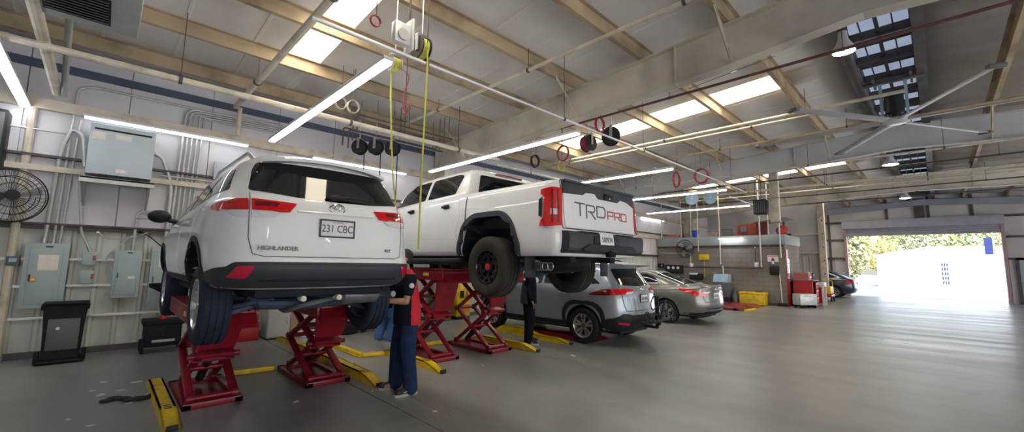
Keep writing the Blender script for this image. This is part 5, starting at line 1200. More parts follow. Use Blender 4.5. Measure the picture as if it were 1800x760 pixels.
for z, lb in ((1.46, 'upper small grey switch box between the two breaker panels'), (1.15, 'lower small grey switch box between the two breaker panels')):
    t = thing('switch_box', lb, 'switch box', (-.25, WY-.03, z), group='small switch boxes'); m = MB(); m.bb(0, .17, -.10, 0, 0, .22, .005); m.build('box', M['panel_grey'], t)
    m = MB(); m.bb(.13, .165, -.125, -.10, .08, .16, .004); m.build('lever', M['sheet_red'], t)
t = thing('timer_box', 'small dark timer box left of the largest breaker panel', 'timer box', (-1.06, WY-.03, 1.44)); m = MB(); m.bb(0, .14, -.12, 0, 0, .15, .01); m.build('box', M['grey_plastic'], t); m = MB(); m.bb(.03, .11, -.126, -.118, .06, .12); m.build('window', M['blue_grey'], t)
t = thing('meter_box', 'pale grey meter box on the upper wall left of the SUV roof', 'meter box', (1.42, WY-.03, 3.16)); m = MB(); m.bb(0, .34, -.14, 0, 0, .37, .008); m.build('box', M['panel_light'], t); m = MB(); m.bb(.02, .32, -.15, -.138, .02, .34, .006); m.build('lid', M['panel_light'], t); m = MB(); m.bb(.15, .19, -.156, -.148, .05, .08); m.build('seal', M['letter_black'], t)
t = thing('transformer', 'pale blue grey electrical transformer high on the left wall', 'transformer', (.07, WY-.06, 2.90))
m = MB(); m.bb(-.41, .41, -.46, 0, .06, .90, .008); m.build('casing', M['panel_light'], t)
m = MB(); m.bb(-.40, .40, -.40, -.02, 0, .07); m.build('base', M['letter_black'], t)
m = MB(); [m.bb(-.33+i*.033, -.33+i*.033+.016, -.463, -.40, .0, .06) for i in range(21)]; m.build('bottom_grille', M['hose_black'], t)
m = MB(); m.bb(-.36, .36, -.466, -.455, .80, .83); m.build('top_slot', M['hose_black'], t)
for x, z, w, h in ((-.30, .70, .16, .13), (.0, .72, .20, .08), (.02, .14, .14, .06)): m = MB(); m.box((x, -.463, z), (w, .004, h)); m.build('label', M['paper'], t)
t = thing('wall_shelf', 'galvanised bracket shelf carrying the transformer', 'shelf', (.07, WY-.06, 2.80)); m = MB(); m.bb(-.46, .46, -.55, 0, .06, .095, .004); m.bb(-.46, .46, -.55, -.53, .0, .095); m.build('tray', M['galv'], t)
for s in (-1, 1): m = MB(); m.prism([(s*.40-.015, 0, -.35), (s*.40-.015, 0, .06), (s*.40-.015, -.5, .06)], (.03, 0, 0)); m.build('bracket', M['galv'], t)
# wall fan
def cage_fan(label, loc, rz, R, tilt=0.0, post=True):
    t = thing('wall_fan', label, 'fan', loc, rz, group='wire cage wall fans'); c = V((0, -.42, 0)) if post else V((0, -.25, 0))
    rot = Matrix.Translation(c) @ Matrix.Rotation(tilt, 4, 'X')
    m = MB()
    for rr, yy in ((R, 0), (R*.97, -.05), (R*.97, .05), (R*.72, -.085), (R*.45, -.10), (R*.72, .085)): m.tube(ringpts((0, yy, 0), rr, 'Y', 36), .006 if rr < R else .010, 5, closed=True)
    for k in range(36):
        a = 2*PI*k/36; d = V((math.cos(a), 0, math.sin(a)))
        for s in (-1, 1): m.tube([d*R*.2+V((0, s*.105, 0)), d*R*.72+V((0, s*.085, 0)), d*R*.97+V((0, s*.05, 0))], .0025, 4)
    m.lathe([(0, -.11), (R*.2, -.108), (R*.2, -.10), (0, -.10)], (0, 0, 0), (0, 1, 0), 20); m.xform(rot); m.build('cage', M['reel_black'], t)
    m = MB()
    for k in range(3):
        a = 2*PI*k/3+.3; d = V((math.cos(a), 0, math.sin(a))); n = V((-math.sin(a), 0, math.cos(a))); m.prism([d*.05-n*.03, d*R*.55-n*R*.24+V((0, .02, 0)), d*R*.88-n*R*.12+V((0, .03, 0)), d*R*.86+n*R*.22-V((0, .03, 0)), d*.06+n*.03], (0, .006, 0))
    m.xform(rot); m.build('blade', M['fan_blade'], t)
    m = MB(); m.lathe([(0, .02), (.09, .03), (.10, .10), (.10, .22), (.07, .27), (0, .28)], (0, 0, 0), (0, 1, 0), 20); m.xform(rot); m.build('motor', M['grey_plastic'], t)
    m = MB(); m.tube([c+V((0, .2, 0)), V((0, -.02, -.02))], .025, 8); m.bb(-.06, .06, -.03, .02, -.16, .12, .005); m.build('bracket', M['grey_plastic'], t); return t
cage_fan('large wire cage wall fan at the far left edge', (-1.22, WY-.10, 2.49), math.radians(20), .40)
t = thing('speaker', 'dark box speaker high at the far left edge above the wall fan', 'speaker', (-1.42, WY-.05, 2.95)); m = MB(); m.bb(-.2, .2, -.35, 0, 0, .85, .02); m.build('cabinet', M['reel_black'], t); m = MB(); m.bb(-.17, .17, -.36, -.345, .05, .8, .01); m.build('grille', M['grey_plastic'], t)
def pipe(name, label, pts, r, m, cat='pipe', group=None, rb=.10, clamps=()):
    o = V(pts[0]); t = thing(name, label, cat, o, group=group); k = MB(); k.tube(bend([V(p)-o for p in pts], rb), r, 10); k.build('tube', M[m], t)
    k = MB(); a, b = V(pts[0])-o, V(pts[1])-o; d = (b-a).normalized()
    k.cyl(a+d*.02, a+d*.09, r*1.25, seg=12); k.build('coupling', M['galv' if m != 'galv' else 'steel'], t); return t
Wp = WY-.09
pipe('pipe', 'thick tan standpipe beside the far left wall fan', [(-1.02, Wp, 0), (-1.02, Wp, 4.02)], .055, 'rail_cream')
g = 'grey conduits on the left wall'
pipe('conduit', 'flexible conduit looping from the big panel to the transformer left side', [(-.70, Wp, 1.80), (-.66, Wp, 3.35), (-.56, Wp-.05, 3.72), (-.42, Wp-.08, 3.62), (-.36, Wp-.1, 3.1)], .030, 'galv', 'conduit', g, .2)
pipe('conduit', 'thin conduit rising past the roof edge left of the transformer', [(-.60, Wp, 1.80), (-.56, Wp, 4.45), (-.35, Wp, 4.52), (1.6, Wp, 4.52)], .02, 'galv', 'conduit', g)
pipe('conduit', 'conduit standing right next to the transformer left loop', [(-.53, Wp, 1.80), (-.48, Wp, 3.9)], .018, 'galv', 'conduit', g)
pipe('conduit', 'conduit dropping under the transformer tray to the small switch box', [(-.16, Wp, 1.68), (-.30, Wp, 2.0), (-.40, Wp, 2.9), (-.28, Wp, 3.02)], .02, 'galv', 'conduit', g)
pipe('conduit', 'black flexible conduit curving from the transformer right side', [(.48, Wp-.1, 3.5), (.62, Wp-.05, 3.45), (.80, Wp, 3.0), (.80, Wp, 1.82)], .032, 'galv', 'conduit', g, .3)
pipe('conduit', 'conduit turning right above the middle breaker panel', [(.36, Wp, 1.72), (.37, Wp, 2.42), (.80, Wp, 2.45)], .022, 'galv', 'conduit', g)
for i, x in enumerate((.90, .97, 1.04, 1.12, 1.19)):
    pipe('conduit', ('first', 'second', 'third', 'fourth', 'fifth')[i]+' of five tall conduits bunched left of the SUV roof', [(x-.06, Wp, 1.82), (x, Wp, 4.40-.0*i), (x+.12, Wp, 4.50-.04*i), (2.6, Wp, 4.56-.04*i)], .018+.006*(i == 0), 'galv', 'conduit', g)
for z, x0, x1, lb in ((3.62, -1.3, -.4, 'upper level conduit run left of the transformer'), (3.12, .62, 1.45, 'level conduit run between transformer and meter box'), (2.30, .35, 1.0, 'level conduit run above the middle panel')):
    pipe('conduit', lb, [(x0, Wp-.03, z), (x1, Wp-.03, z)], .016, 'galv', 'conduit', g)
for i, (P, lb) in enumerate((([(-.1, Wp, 2.02), (.0, Wp-.02, 1.93), (.2, Wp-.03, 1.92), (.42, Wp-.02, 1.98), (.55, Wp, 2.06)], 'grey cable sagging along the rail above the switch boxes'), ([(.42, Wp, 2.05), (.22, Wp-.02, 1.85), (.05, Wp-.03, 1.6), (.06, Wp-.02, 1.3)], 'grey cable hanging left of the middle breaker panel'), ([(.45, Wp, 2.05), (.6, Wp-.02, 1.95), (.75, Wp-.02, 1.80)], 'dark cable drooping to the narrow panel'))):
    t = thing('cable', lb, 'cable', P[0], group='loose cables on the left wall'); k = MB(); k.tube(smooth_path([V(p)-V(P[0]) for p in P], 6), .010, 6); k.build('sheath', M['hose_black' if i == 2 else 'galv'], t); k = MB(); k.cyl((0, -.01, .0), (0, .03, .0), .02, seg=10); k.build('clip', M['steel'], t)
# black waste cart
t = thing('waste_cart', 'tall black wheeled plastic cart with rolled top against the ribbed wall', 'cart', (-.33, 9.50, 0))
m = MB(); R = [(.20, .16, .06), (.215, .17, .5), (.235, .19, .86)]
loftv = []
for (hw, hd, z) in R: loftv.append([(-hw, -hd, z), (hw, -hd, z), (hw, hd, z), (-hw, hd, z)])
for A, B in zip(loftv, loftv[1:]):
    for k in range(4): m.face([A[k], A[(k+1) % 4], B[(k+1) % 4], B[k]])
m.face(loftv[0][::-1]); m.face(loftv[-1]); bmesh.ops.remove_doubles(m.bm, verts=m.bm.verts[:], dist=1e-4); bmesh.ops.bevel(m.bm, geom=m.bm.edges[:], offset=.02, segments=2, affect='EDGES'); m.build('tub', M['bin_black'], t)
m = MB(); m.tube(bend([(-.23, -.20, .80), (-.24, -.21, .89), (.24, -.21, .89), (.23, -.20, .80)], .06), .022, 10); m.bb(-.25, .25, -.20, .20, .86, .90, .018); m.build('rolled_rim', M['bin_black'], t)
m = MB(); m.bb(-.26, .26, -.24, .20, .02, .06, .01); m.build('base_plate', M['bin_black'], t)
m = MB(); m.bb(-.17, .17, -.19, -.165, .2, .66, .01); m.build('front_panel', M['grey_plastic'], t)
m = MB(); m.lathe([(0, 0), (.022, 0), (.022, .01), (0, .012)], (-.06, -.19, .52), (0, -1, 0), 14); m.build('round_sticker', M['paper'], t)
for s in (-1, 1): m = MB(); m.lathe([(.03, -.02), (.085, -.025), (.09, 0), (.085, .025), (.03, .02)], (s*.245, -.10, .10), (1, 0, 0), 22, caps=False); m.build('wheel', M['tire'], t)
# oil drain
t = thing('oil_drain', 'black oil drain tank with funnel on a pole beside the near lift', 'oil drain', (.85, 9.55, 0))
m = MB(); m.bb(-.25, .25, -.22, .22, .10, .50, .04); m.bb(-.28, .28, -.24, .24, .46, .54, .015); m.build('tank', M['bin_black'], t)
m = MB(); m.bb(-.14, .16, -.235, -.215, .18, .22); m.build('level_strip', M['pale_grey'], t)
m = MB(); m.cyl((0, .02, .5), (0, .02, .98), .014); m.build('pole', M['copper'], t)
m = MB(); m.lathe([(0, 0), (.06, 0), (.05, .08), (.03, .1), (0, .11)], (0, .02, .53), (0, 0, 1), 16); m.build('pole_base', M['cabinet_red'], t)
m = MB(); m.lathe([(.03, .0), (.05, .02), (.17, .09), (.24, .13), (.245, .19), (.235, .19), (.225, .14), (.16, .10), (.04, .04)], (0, .02, .96), (0, 0, 1), 28, caps=False); m.build('funnel', M['bin_black'], t)
for s in (-1, 1):
    for q in (-1, 1): m = MB(); m.lathe([(.02, -.02), (.095, -.022), (.10, 0), (.095, .022), (.02, .02)], (s*.26, q*.17, .10), (1, 0, 0), 20, caps=False); m.build('wheel', M['tire'], t)
# things along the foot of the wall, seen under the raised SUV
t = thing('cabinet', 'pale grey low cabinet at the wall seen beneath the SUV', 'cabinet', (2.66, 9.70, 0)); m = MB(); m.bb(-.20, .22, -.25, .25, .03, .72, .01); m.build('body', M['pale_grey'], t); m = MB(); m.bb(-.185, .205, -.265, -.25, .05, .70, .006); d_ = m.build('door', M['pale_grey'], t); m = MB(); m.bb(.15, .17, -.285, -.265, .3, .42, .004); m.build('handle', M['steel'], d_); m = MB(); m.bb(-.19, .21, -.24, .24, 0, .03); m.build('plinth', M['letter_black'], t)
t = thing('cardboard_box', 'brown carton standing right of the pale low cabinet', 'box', (3.05, 9.70, 0)); m = MB(); m.bb(-.13, .13, -.15, .15, 0, .55, .004); m.build('carton', M['brown_card'], t); m = MB(); m.prism([(-.13, -.15, .55), (.13, -.15, .55), (.13, -.24, .62), (-.13, -.24, .62)], (0, .004, .004)); m.build('flap', M['brown_card'], t)
t = thing('parts_tray', 'low white tray with red parts on the floor by the wall', 'tray', (3.25, 9.38, 0)); m = MB(); m.bb(-.22, .22, -.12, .12, 0, .012); [m.bb(a, b, c, d, 0, .12, .003) for a, b, c, d in ((-.22, -.20, -.12, .12), (.20, .22, -.12, .12), (-.22, .22, -.12, -.10), (-.22, .22, .10, .12))]; m.build('tray', M['plate_white'], t); m = MB(); [m.ball((-.1+i*.07, .02*(-1)**i, .07), (.04, .03, .05), 8) for i in range(4)]; m.build('parts', M['sheet_red'], t)
t = thing('toolbox', 'dark red toolbox on the floor left of the pale low cabinet', 'toolbox', (2.05, 9.72, 0)); m = MB(); m.bb(-.30, .30, -.16, .16, 0, .34, .015); m.build('case', M['cabinet_red'], t); m = MB(); m.bb(-.30, .30, -.17, .17, .25, .36, .012); m.build('lid', M['cabinet_red'], t); m = MB(); m.tube(bend([(-.12, 0, .36), (-.12, 0, .42), (.12, 0, .42), (.12, 0, .36)], .03), .012, 8); m.build('handle', M['hose_black'], t)
t = thing('floor_jack', 'low dark trolley jack on the floor beyond the second lift bay', 'jack', (4.6, 9.3, 0)); m = MB(); m.bb(-.35, .35, -.14, -.10, .05, .16, .01); m.bb(-.35, .35, .10, .14, .05, .16, .01); m.bb(-.3, .1, -.1, .1, .08, .14, .01); m.build('frame', M['reel_black'], t)
m = MB(); m.tube([(.3, 0, .14), (.6, 0, .45)], .02, 8); m.build('handle', M['steel'], t)
for s in (-1, 1):
    for q in (-1, 1): m = MB(); m.cyl((s*.28, q*.14, .06), (s*.28, q*.18, .06), .06, seg=16); m.build('wheel', M['tire'], t)
t = thing('spare_tyre', 'black tyre lying on the floor left of the trolley jack', 'tyre', (3.95, 9.35, 0)); m = MB(); m.lathe([(.18, .0), (.29, .0), (.32, .04), (.32, .18), (.29, .22), (.18, .22), (.2, .11)], (0, 0, 0), (0, 0, 1), 32, caps=False); m.build('tread', M['tire'], t); m = MB(); m.lathe([(.19, .05), (.17, .11), (.19, .17)], (0, 0, 0), (0, 0, 1), 32, caps=False); m.build('bead', M['hose_black'], t)
t = thing('oil_caddy', 'yellow oil caddy with printed labels seen between the pickup lift arms', 'oil caddy', (7.42, 9.72, 0))
m = MB(); m.bb(-.24, .26, -.22, .22, .08, .98, .04); m.build('tank', M['safety_yellow'], t); m = MB(); m.bb(-.14, .0, -.232, -.215, .60, .80); m.build('label', M['letter_black'], t); m = MB(); m.prism([(.02, -.225, .58), (.18, -.225, .62), (.10, -.225, .82)], (0, -.008, 0)); m.build('warning_label', M['sheet_red'], t); m = MB(); m.bb(-.1, .18, -.232, -.215, .22, .42); m.build('label', M['amber'], t)
m = MB(); m.bb(-.22, .24, -.2, .2, 0, .08, .01); m.build('base', M['hose_black'], t); m = MB(); m.tube(bend([(-.15, .1, .98), (-.15, .1, 1.08), (-.45, .1, 1.08)], .05), .03, 8); m.build('spout', M['safety_yellow'], t)
t = thing('storage_bin', 'grey storage bin left of the yellow oil caddy', 'bin', (6.75, 9.70, 0)); m = MB(); m.bb(-.24, .24, -.22, .22, .0, .72, .03); m.build('body', M['grey_plastic'], t); m = MB(); m.bb(-.26, .26, -.24, .24, .72, .80, .02); m.build('lid', M['pale_grey'], t)
# rag and paper scraps on the floor
t = MB(); rnd = random.Random(3); n = 9
pts = [V((.05*i*1.2, .06*math.sin(i*1.1), 0)) for i in range(n)]
for i, p in enumerate(pts[:-1]): t.ball(p+V((0, 0, .012+.006*(i % 2))), (.06+.02*(i % 3), .035+.012*((i+1) % 2), .018+.008*(i % 2)), 10)
o = link('rag', remesh(t, .008, 4)); o.data.materials.append(M['hair']); o.location = (.16, 6.55, .005); o.rotation_euler = (0, 0, -.35); tag(o, 'crumpled black rag on the concrete left of the near lift', 'rag')
sc = MB(); sc.prism([(-.035, -.02, .001), (.03, -.026, .001), (.045, .008, .005), (.0, .026, .001), (-.04, .014, .006)], (0, 0, .002)); s0 = sc.build('paper_scrap', M['plate_white']); tag(s0, 'white scrap of paper on the grey floor', 'paper scrap', 'white scraps of paper')
for i, (x, y) in enumerate(((.05, 7.2), (.12, 6.92), (.30, 7.0), (.35, 6.35), (-.1, 6.1), (.45, 7.35), (.52, 6.6), (.06, 5.75), (2.52, 5.0), (3.1, 5.35), (3.5, 7.0), (2.95, 6.6), (2.7, 3.9), (6.05, 4.6), (.15, 7.6), (1.7, 5.2), (4.4, 5.1))):
    c = s0 if i == 0 else s0.copy()
    if i: COL.objects.link(c)
    c.location = (x, y, 0); c.rotation_euler = (0, 0, i*1.3); k = .7+.25*((i*7) % 4); c.scale = (k, k, 1)
# ================================================================== things hung under the roof
g = 'pipes under the roof'
def run(label, p0, p1, r, m, drops=(), grp=g, cat='pipe', hang=True):
    """straight service pipe with clamps and hanger rods up to the purlins"""
    o = V(p0); t = thing('pipe', label, cat, o, group=grp); q = V(p1)-o; d = q.normalized(); L = q.length
    k = MB(); k.tube([V((0, 0, 0)), q], r, 10); k.build('tube', M[m], t)
    n = max(2, int(L/2.4)) if hang else 0
    for i in range(n):
        c = d*(L*(i+.5)/n); top = roofz(o.y+c.y)-.0-o.z
        k = MB(); k.cyl(c-d*.02, c+d*.02, r*1.35, seg=10); k.cyl(c+V((0, 0, r)), V((c.x, c.y, max(top, c.z+r+.06))), .006, seg=5); k.build('hanger', M['dark_steel'], t)
    return t
run('slim white strut carrying the ends of the strip lights', (1.3, 4.30, 4.06), (15.0, 4.30, 4.06), .022, 'fan_light')
run('tan sprinkler main crossing behind the yellow hoses', (-5.5, 7.25, 4.08), (6.6, 7.25, 4.08), .045, 'rail_cream')
run('tan pipe crossing the bay right of the yellow hose reels', (4.85, 8.6, 4.85), (4.85, -2.0, 4.85), .032, 'rail_cream')
run('thick grey tan pipe left of the near skylight', (1.62, 3.0, 4.62), (1.62, 9.6, 4.62), .05, 'beam_paint')
run('short tan drop where the thick pipe meets the wall', (1.70, 9.62, 4.62), (1.70, 9.62, 4.05), .04, 'rail_cream', hang=False)
run('dark red pipe running beside the near roof frame', (7.06, 9.4, 4.62), (7.06, -3.0, 4.62), .022, 'pipe_maroon')
run('upper yellow lit pipe of the pair under the middle skylight', (10.35, 9.5, 4.90), (10.35, .2, 4.90), .035, 'rail_cream')
run('lower yellow lit pipe of the pair under the middle skylight', (10.55, 9.5, 4.86), (10.55, 1.5, 4.86), .022, 'rail_cream')
run('brown pipe just before the second roof frame', (12.4, 5.6, 4.95), (12.4, -3.0, 4.95), .03, 'purlin')
run('slim pipe beside the second roof frame', (14.7, 9.5, 4.62), (14.7, -4.5, 4.62), .025, 'rail_cream')
for i, x in enumerate((18.9, 19.35, 20.6)): run(('nearest', 'middle', 'farthest')[i]+' of three lit pipes beyond the second roof frame', (x, 9.5, 4.72+.03*i), (x, -4.0, 4.72+.03*i), .024, 'rail_cream')
for i, x in enumerate((17.2, 21.8, 24.6)): run(('slim dark pipe crossing just before the small black heater', 'slim dark pipe crossing above the block room back', 'slim dark pipe beyond the third roof frame')[i], (x, 9.5, 4.75), (x, -5.0, 4.75), .025, 'dark_steel')
run('white strut carrying the far strip lights', (15.6, 5.0, 4.06), (19.6, 5.0, 4.06), .022, 'fan_light')
run('tan strut joining the pickup bay lights near the wall', (6.9, 7.6, 4.06), (19.0, 7.6, 4.06), .022, 'rail_cream')
run('tan sprinkler pipe along Y at the far left above the wall fan', (-.74, 5.2, 4.18), (-.74, 9.4, 4.12), .06, 'rail_cream', hang=False); COL.objects[-1]
for o in COL.objects:
    if o.get('label', '').startswith('tan sprinkler pipe along Y'): o['label'] = 'thick tan pipe slanting across the top left corner'
run('slim green grey pipe below the hanging heater', (-.52, 6.7, 4.36), (-.66, 9.3, 4.08), .035, 'heater_grey', hang=False)
run('white end piece of pipe at the top left corner', (-1.05, 5.6, 4.75), (-1.05, 5.6, 4.35), .04, 'fan_light', hang=False)
# unit heater at top left
t = thing('unit_heater', 'big grey louvred heater hanging at the top left', 'heater', (-.36, 5.85, 4.14))
m = MB(); m.bb(-.42, .42, -.55, .55, 0, .52, .02); m.build('casing', M['heater_grey'], t)
m = MB()
for i in range(9): m.box((-.06, -.20+i*.065, -.012), (.46, .045, .006), rot=Matrix.Rotation(.5, 3, 'X'))
m.build('louvre', M['grey_plastic'], t)
m = MB(); m.bb(-.31, .19, -.26, .38, -.006, .002); m.build('louvre_frame', M['hose_black'], t)
for s in (-1, 1):
    for q in (-1, 1): m = MB(); m.cyl((s*.38, q*.5, .5), (s*.38, q*.5, 1.15), .008, seg=6); m.build('hanger_rod', M['dark_steel'], t)
m = MB(); m.tube(bend([(-.42, .1, .1), (-.55, .1, .1), (-.55, .1, .6)], .05), .025, 8); m.build('gas_pipe', M['copper'], t)
# hose reels
def reel(label, loc, rz, R, w, mdisc, mhose, hose, group='hose reels under the roof', rod=True):
    t = thing('hose_reel', label, 'hose reel', loc, rz, group); m = MB()
    for s in (-1, 1): m.lathe([(0, 0), (R*.97, 0), (R, .008), (R*.97, .016), (0, .016)], (s*w/2, 0, 0), (s, 0, 0), 28)
    m.build('drum_side', M[mdisc], t)
    m = MB()
    for i in range(5): m.tube(ringpts((-w*.36+w*.18*i, 0, 0), R*.80, 'X', 26), w*.10, 8, closed=True)
    m.cyl((-w/2, 0, 0), (w/2, 0, 0), R*.72, seg=24); m.build('wound_hose', M[mhose], t)
    m = MB(); m.bb(-w*.8, w*.8, -.03, .03, R*1.02, R*1.02+.03, .004)
    for s in (-1, 1): m.bb(s*w*.72-.006, s*w*.72+.006, -.03, .03, -.04, R*1.03)
    m.cyl((0, 0, R), (0, 0, roofz(loc[1])+.2-loc[2]), .010, seg=8)
    m.cyl((-w*.75, 0, 0), (w*.75, 0, 0), .018, seg=10); m.build('bracket', M['steel'], t)
    if hose: m = MB(); m.tube(smooth_path([V(p) for p in hose], 6), .011, 8); m.build('hose', M[mhose], t)
    return t
reel('dark oval reel with yellow hose right of the white bracket box', (2.66, 4.42, 4.30), math.radians(0), .15, .10, 'reel_black', 'hose_yellow', [(.0, -.14, -.06), (.0, -.15, -.5), (0, -.12, -1.6), (.02, -.08, -2.55)])
reel('small reel with yellow hose under the strip light end', (2.50, 4.80, 4.16), math.radians(0), .10, .10, 'pale_grey', 'hose_yellow', [(.0, .09, -.03), (.03, .11, -.5), (.12, .16, -1.3), (.24, .22, -1.9)])
t = thing('bracket_box', 'white metal bracket box holding the yellow hose reels', 'bracket', (2.34, 4.38, 4.22)); m = MB(); m.bb(-.10, .12, -.05, .05, .0, .26, .008); m.bb(.10, .13, -.10, .10, -.06, .34, .004); m.build('box', M['fan_light'], t); m = MB(); m.cyl((0, -.08, .10), (0, .0, .10), .07, seg=18); m.build('round_cover', M['pale_grey'], t)
m = MB(); m.cyl((.115, 0, .3), (.115, 0, .95), .012, seg=8); m.build('hanger_rod', M['dark_steel'], t)
def loop(label, loc, R, ax, mm, n=3, r=.010, tail=None, group='coiled hoses hung under the roof'):
    t = thing('coiled_hose', label, 'hose', loc, 0, group); m = MB(); P = []
    for i in range(n*16+1):
        a = 2*PI*i/16; k = R*(1+.10*math.sin(i*.37)); p = (math.cos(a)*k, .012*i/16, math.sin(a)*k*1.1) if ax == 'Y' else (.012*i/16, math.cos(a)*k, math.sin(a)*k*1.1); P.append(p)
    m.tube(P, r, 6); m.build('coil', M[mm], t)
    m = MB(); m.tube([(0, 0, R*.95), (0, 0, roofz(loc[1])+.2-loc[2])], .006, 6); m.build('hook', M['dark_steel'], t)
    if tail: m = MB(); m.tube(smooth_path([V(p) for p in tail], 6), r, 6); m.build('tail', M[mm], t)
    return t
loop('red hose hanging in a long loop left of the yellow hose', (2.58, 4.62, 3.55), .07, 'X', 'hose_red', 1, .008, [(0, -.02, -.07), (-.03, 0, .15), (.02, .0, .45), (-.16, .22, .62)])
loop('short red hose curled on the skylight side of the bracket box', (2.05, 4.45, 4.42), .06, 'Y', 'hose_red', 2, .009)
loop('left grey cable coil under the roof beam', (2.92, 7.60, 4.52), .10, 'Y', 'galv', 3, .010)
loop('right grey cable coil under the roof beam', (3.14, 7.56, 4.50), .11, 'Y', 'galv', 3, .012)
for i, (x, y) in enumerate(((3.86, 8.85), (4.12, 8.60), (4.42, 8.40))):
    reel(('left', 'middle', 'right')[i]+' of three black reels hung over the gap between SUV and pickup', (x, y, 4.12), math.radians(35), .17, .10, 'reel_black', 'hose_black', [(0, -.12, -.08), (0, -.13, -.6), (.0, -.13, -1.5)], 'three black hose reels')
for i, (z, y) in enumerate(((4.5, 8.9), (4.5, 8.4), (4.38, 8.6), (4.62, 8.2))):
    t = thing('pipe_rack', ('first', 'second', 'third', 'fourth')[i]+' dark pipe of the rack above the three black reels', 'pipe', (3.5, y, z), group='dark reel rack pipes'); m = MB(); m.tube(bend([(0, 0, -.4), (0, 0, 0), (2.4, 0, 0)], .06), .018, 8); m.build('tube', M['dark_steel'], t); [MB().cyl((q, 0, 0), (q, 0, roofz(y)-z+.2), .007, seg=6).build('hanger', M['dark_steel'], t) for q in (1.2, 2.3)]
reel('round black reel hung before the middle skylight', (7.66, 4.80, 4.38), math.radians(32), .20, .14, 'reel_black', 'hose_black', None)
reel('red and dark reel hung left of the round black reel', (7.50, 5.28, 4.28), math.radians(80), .18, .16, 'hose_black', 'hose_red', None)
loop('red hose ring left of the round black reel', (7.15, 4.72, 4.48), .15, 'Y', 'hose_red', 3, .014)
loop('narrow red hose coil left of the skylight over the pickup bed', (7.85, 6.3, 4.30), .17, 'X', 'hose_red', 3, .014)
loop('tangle of dark cable coils over the pickup bed', (7.55, 6.9, 4.15), .14, 'Y', 'hose_black', 4, .012)
loop('yellow lit cable coil at the end of the lit pipes', (8.7, 7.0, 4.25), .13, 'Y', 'hose_yellow', 2, .011)
loop('wide red hose ring beyond the pickup tailgate', (12.75, 5.6, 4.28), .22, 'Y', 'hose_red', 3, .018)
loop('narrow red hose bundle beside the wide red ring', (12.95, 4.95, 4.36), .20, 'X', 'hose_red', 5, .018)
reel('left one of two pale blue hose reels beyond the pickup', (14.95, 6.05, 4.0), math.radians(22), .22, .12, 'blue_grey', 'hose_black', None, 'pale blue hose reels')
reel('right one of two pale blue hose reels beyond the pickup', (15.5, 5.62, 4.06), math.radians(22), .22, .12, 'blue_grey', 'hose_black', None, 'pale blue hose reels')
# heater by the far lights
t = thing('unit_heater', 'small black ribbed heater at the end of the lowest strip light', 'heater', (17.65, 4.55, 3.58)); m = MB(); m.bb(-.22, .22, -.20, .22, 0, .55, .02); m.build('casing', M['reel_black'], t)
m = MB()
for i in range(6): m.bb(-.235, -.22, -.18+i*.066, -.18+i*.066+.04, .04, .5)
m.build('louvre', M['grey_plastic'], t); m = MB(); m.cyl((0, 0, .55), (0, 0, 1.6), .012, seg=6); m.build('hanger_rod', M['dark_steel'], t)
t = thing('duct', 'tan square duct hanging right of the small black heater', 'duct', (17.75, 4.12, 3.25)); m = MB(); m.bb(-.12, .12, -.14, .14, 0, 2.2, .01); m.build('shaft', M['rail_cream'], t); m = MB(); m.bb(-.14, .14, -.16, .16, 0, .05); m.bb(-.14, .14, -.16, .16, .9, .94); m.build('flange', M['purlin'], t)
# high bay lamps along the ridge
def high_bay(label, loc, s=1.0):
    t = thing('high_bay_lamp', label, 'lamp', loc, group='high bay lamps along the ridge'); m = MB(); m.lathe([(.07*s, .30), (.09*s, .16), (.17*s, .05), (.20*s, -.02), (.19*s, -.02), (.16*s, .05), (.08*s, .15)], (0, 0, 0), (0, 0, 1), 26, caps=False); m.build('reflector', M['fan_light'], t)
    m = MB(); m.lathe([(0, -.045), (.12*s, -.03), (.18*s, .0), (.15*s, .04), (0, .06)], (0, 0, 0), (0, 0, 1), 24); m.build('lens', M['led_warm'], t)
    m = MB(); m.cyl((0, 0, .28), (0, 0, .42), .085*s, seg=18); m.build('driver_box', M['dark_steel'], t); m = MB(); m.cyl((0, 0, .42), (0, 0, roofz(loc[1])-loc[2]+.05), .012, seg=8); m.build('hanger_rod', M['dark_steel'], t)
high_bay('bright warm lamp left of the ridge light above the big fan', (7.35, .74, 4.72), .7); high_bay('lamp hanging beyond the second roof frame under the ridge', (16.57, .80, 4.72)); high_bay('farthest lamp under the ridge near the roller door', (24.4, .80, 4.66))
# big six-blade fan
t = thing('ceiling_fan', 'huge six-blade ceiling fan hanging from the roof ridge', 'fan', (11.1, .40, 4.55))
m = MB(); m.lathe([(0, -.06), (.14, -.055), (.20, -.02), (.20, .03), (.14, .06), (0, .065)], (0, 0, 0), (0, 0, 1), 28); m.build('hub', M['fan_light'], t)
m = MB(); m.cyl((0, 0, .05), (0, 0, .16), .10, seg=20); m.lathe([(.12, .14), (.15, .18), (.15, .52), (.12, .56)], (0, 0, 0), (0, 0, 1), 24); m.build('motor', M['reel_black'], t)
for s in (-1, 1): m = MB(); m.beam((0, s*.19, .12), (0, s*.19, .84), .05, .03); m.build('motor_hanger', M['blue_grey'], t)
m = MB(); m.bb(-.06, .06, -.46, .46, .82, .88, .004); m.bb(-.35, .35, -.30, -.26, .84, .90); m.bb(-.35, .35, .26, .30, .84, .90); m.build('mounting_frame', M['dark_steel'], t)
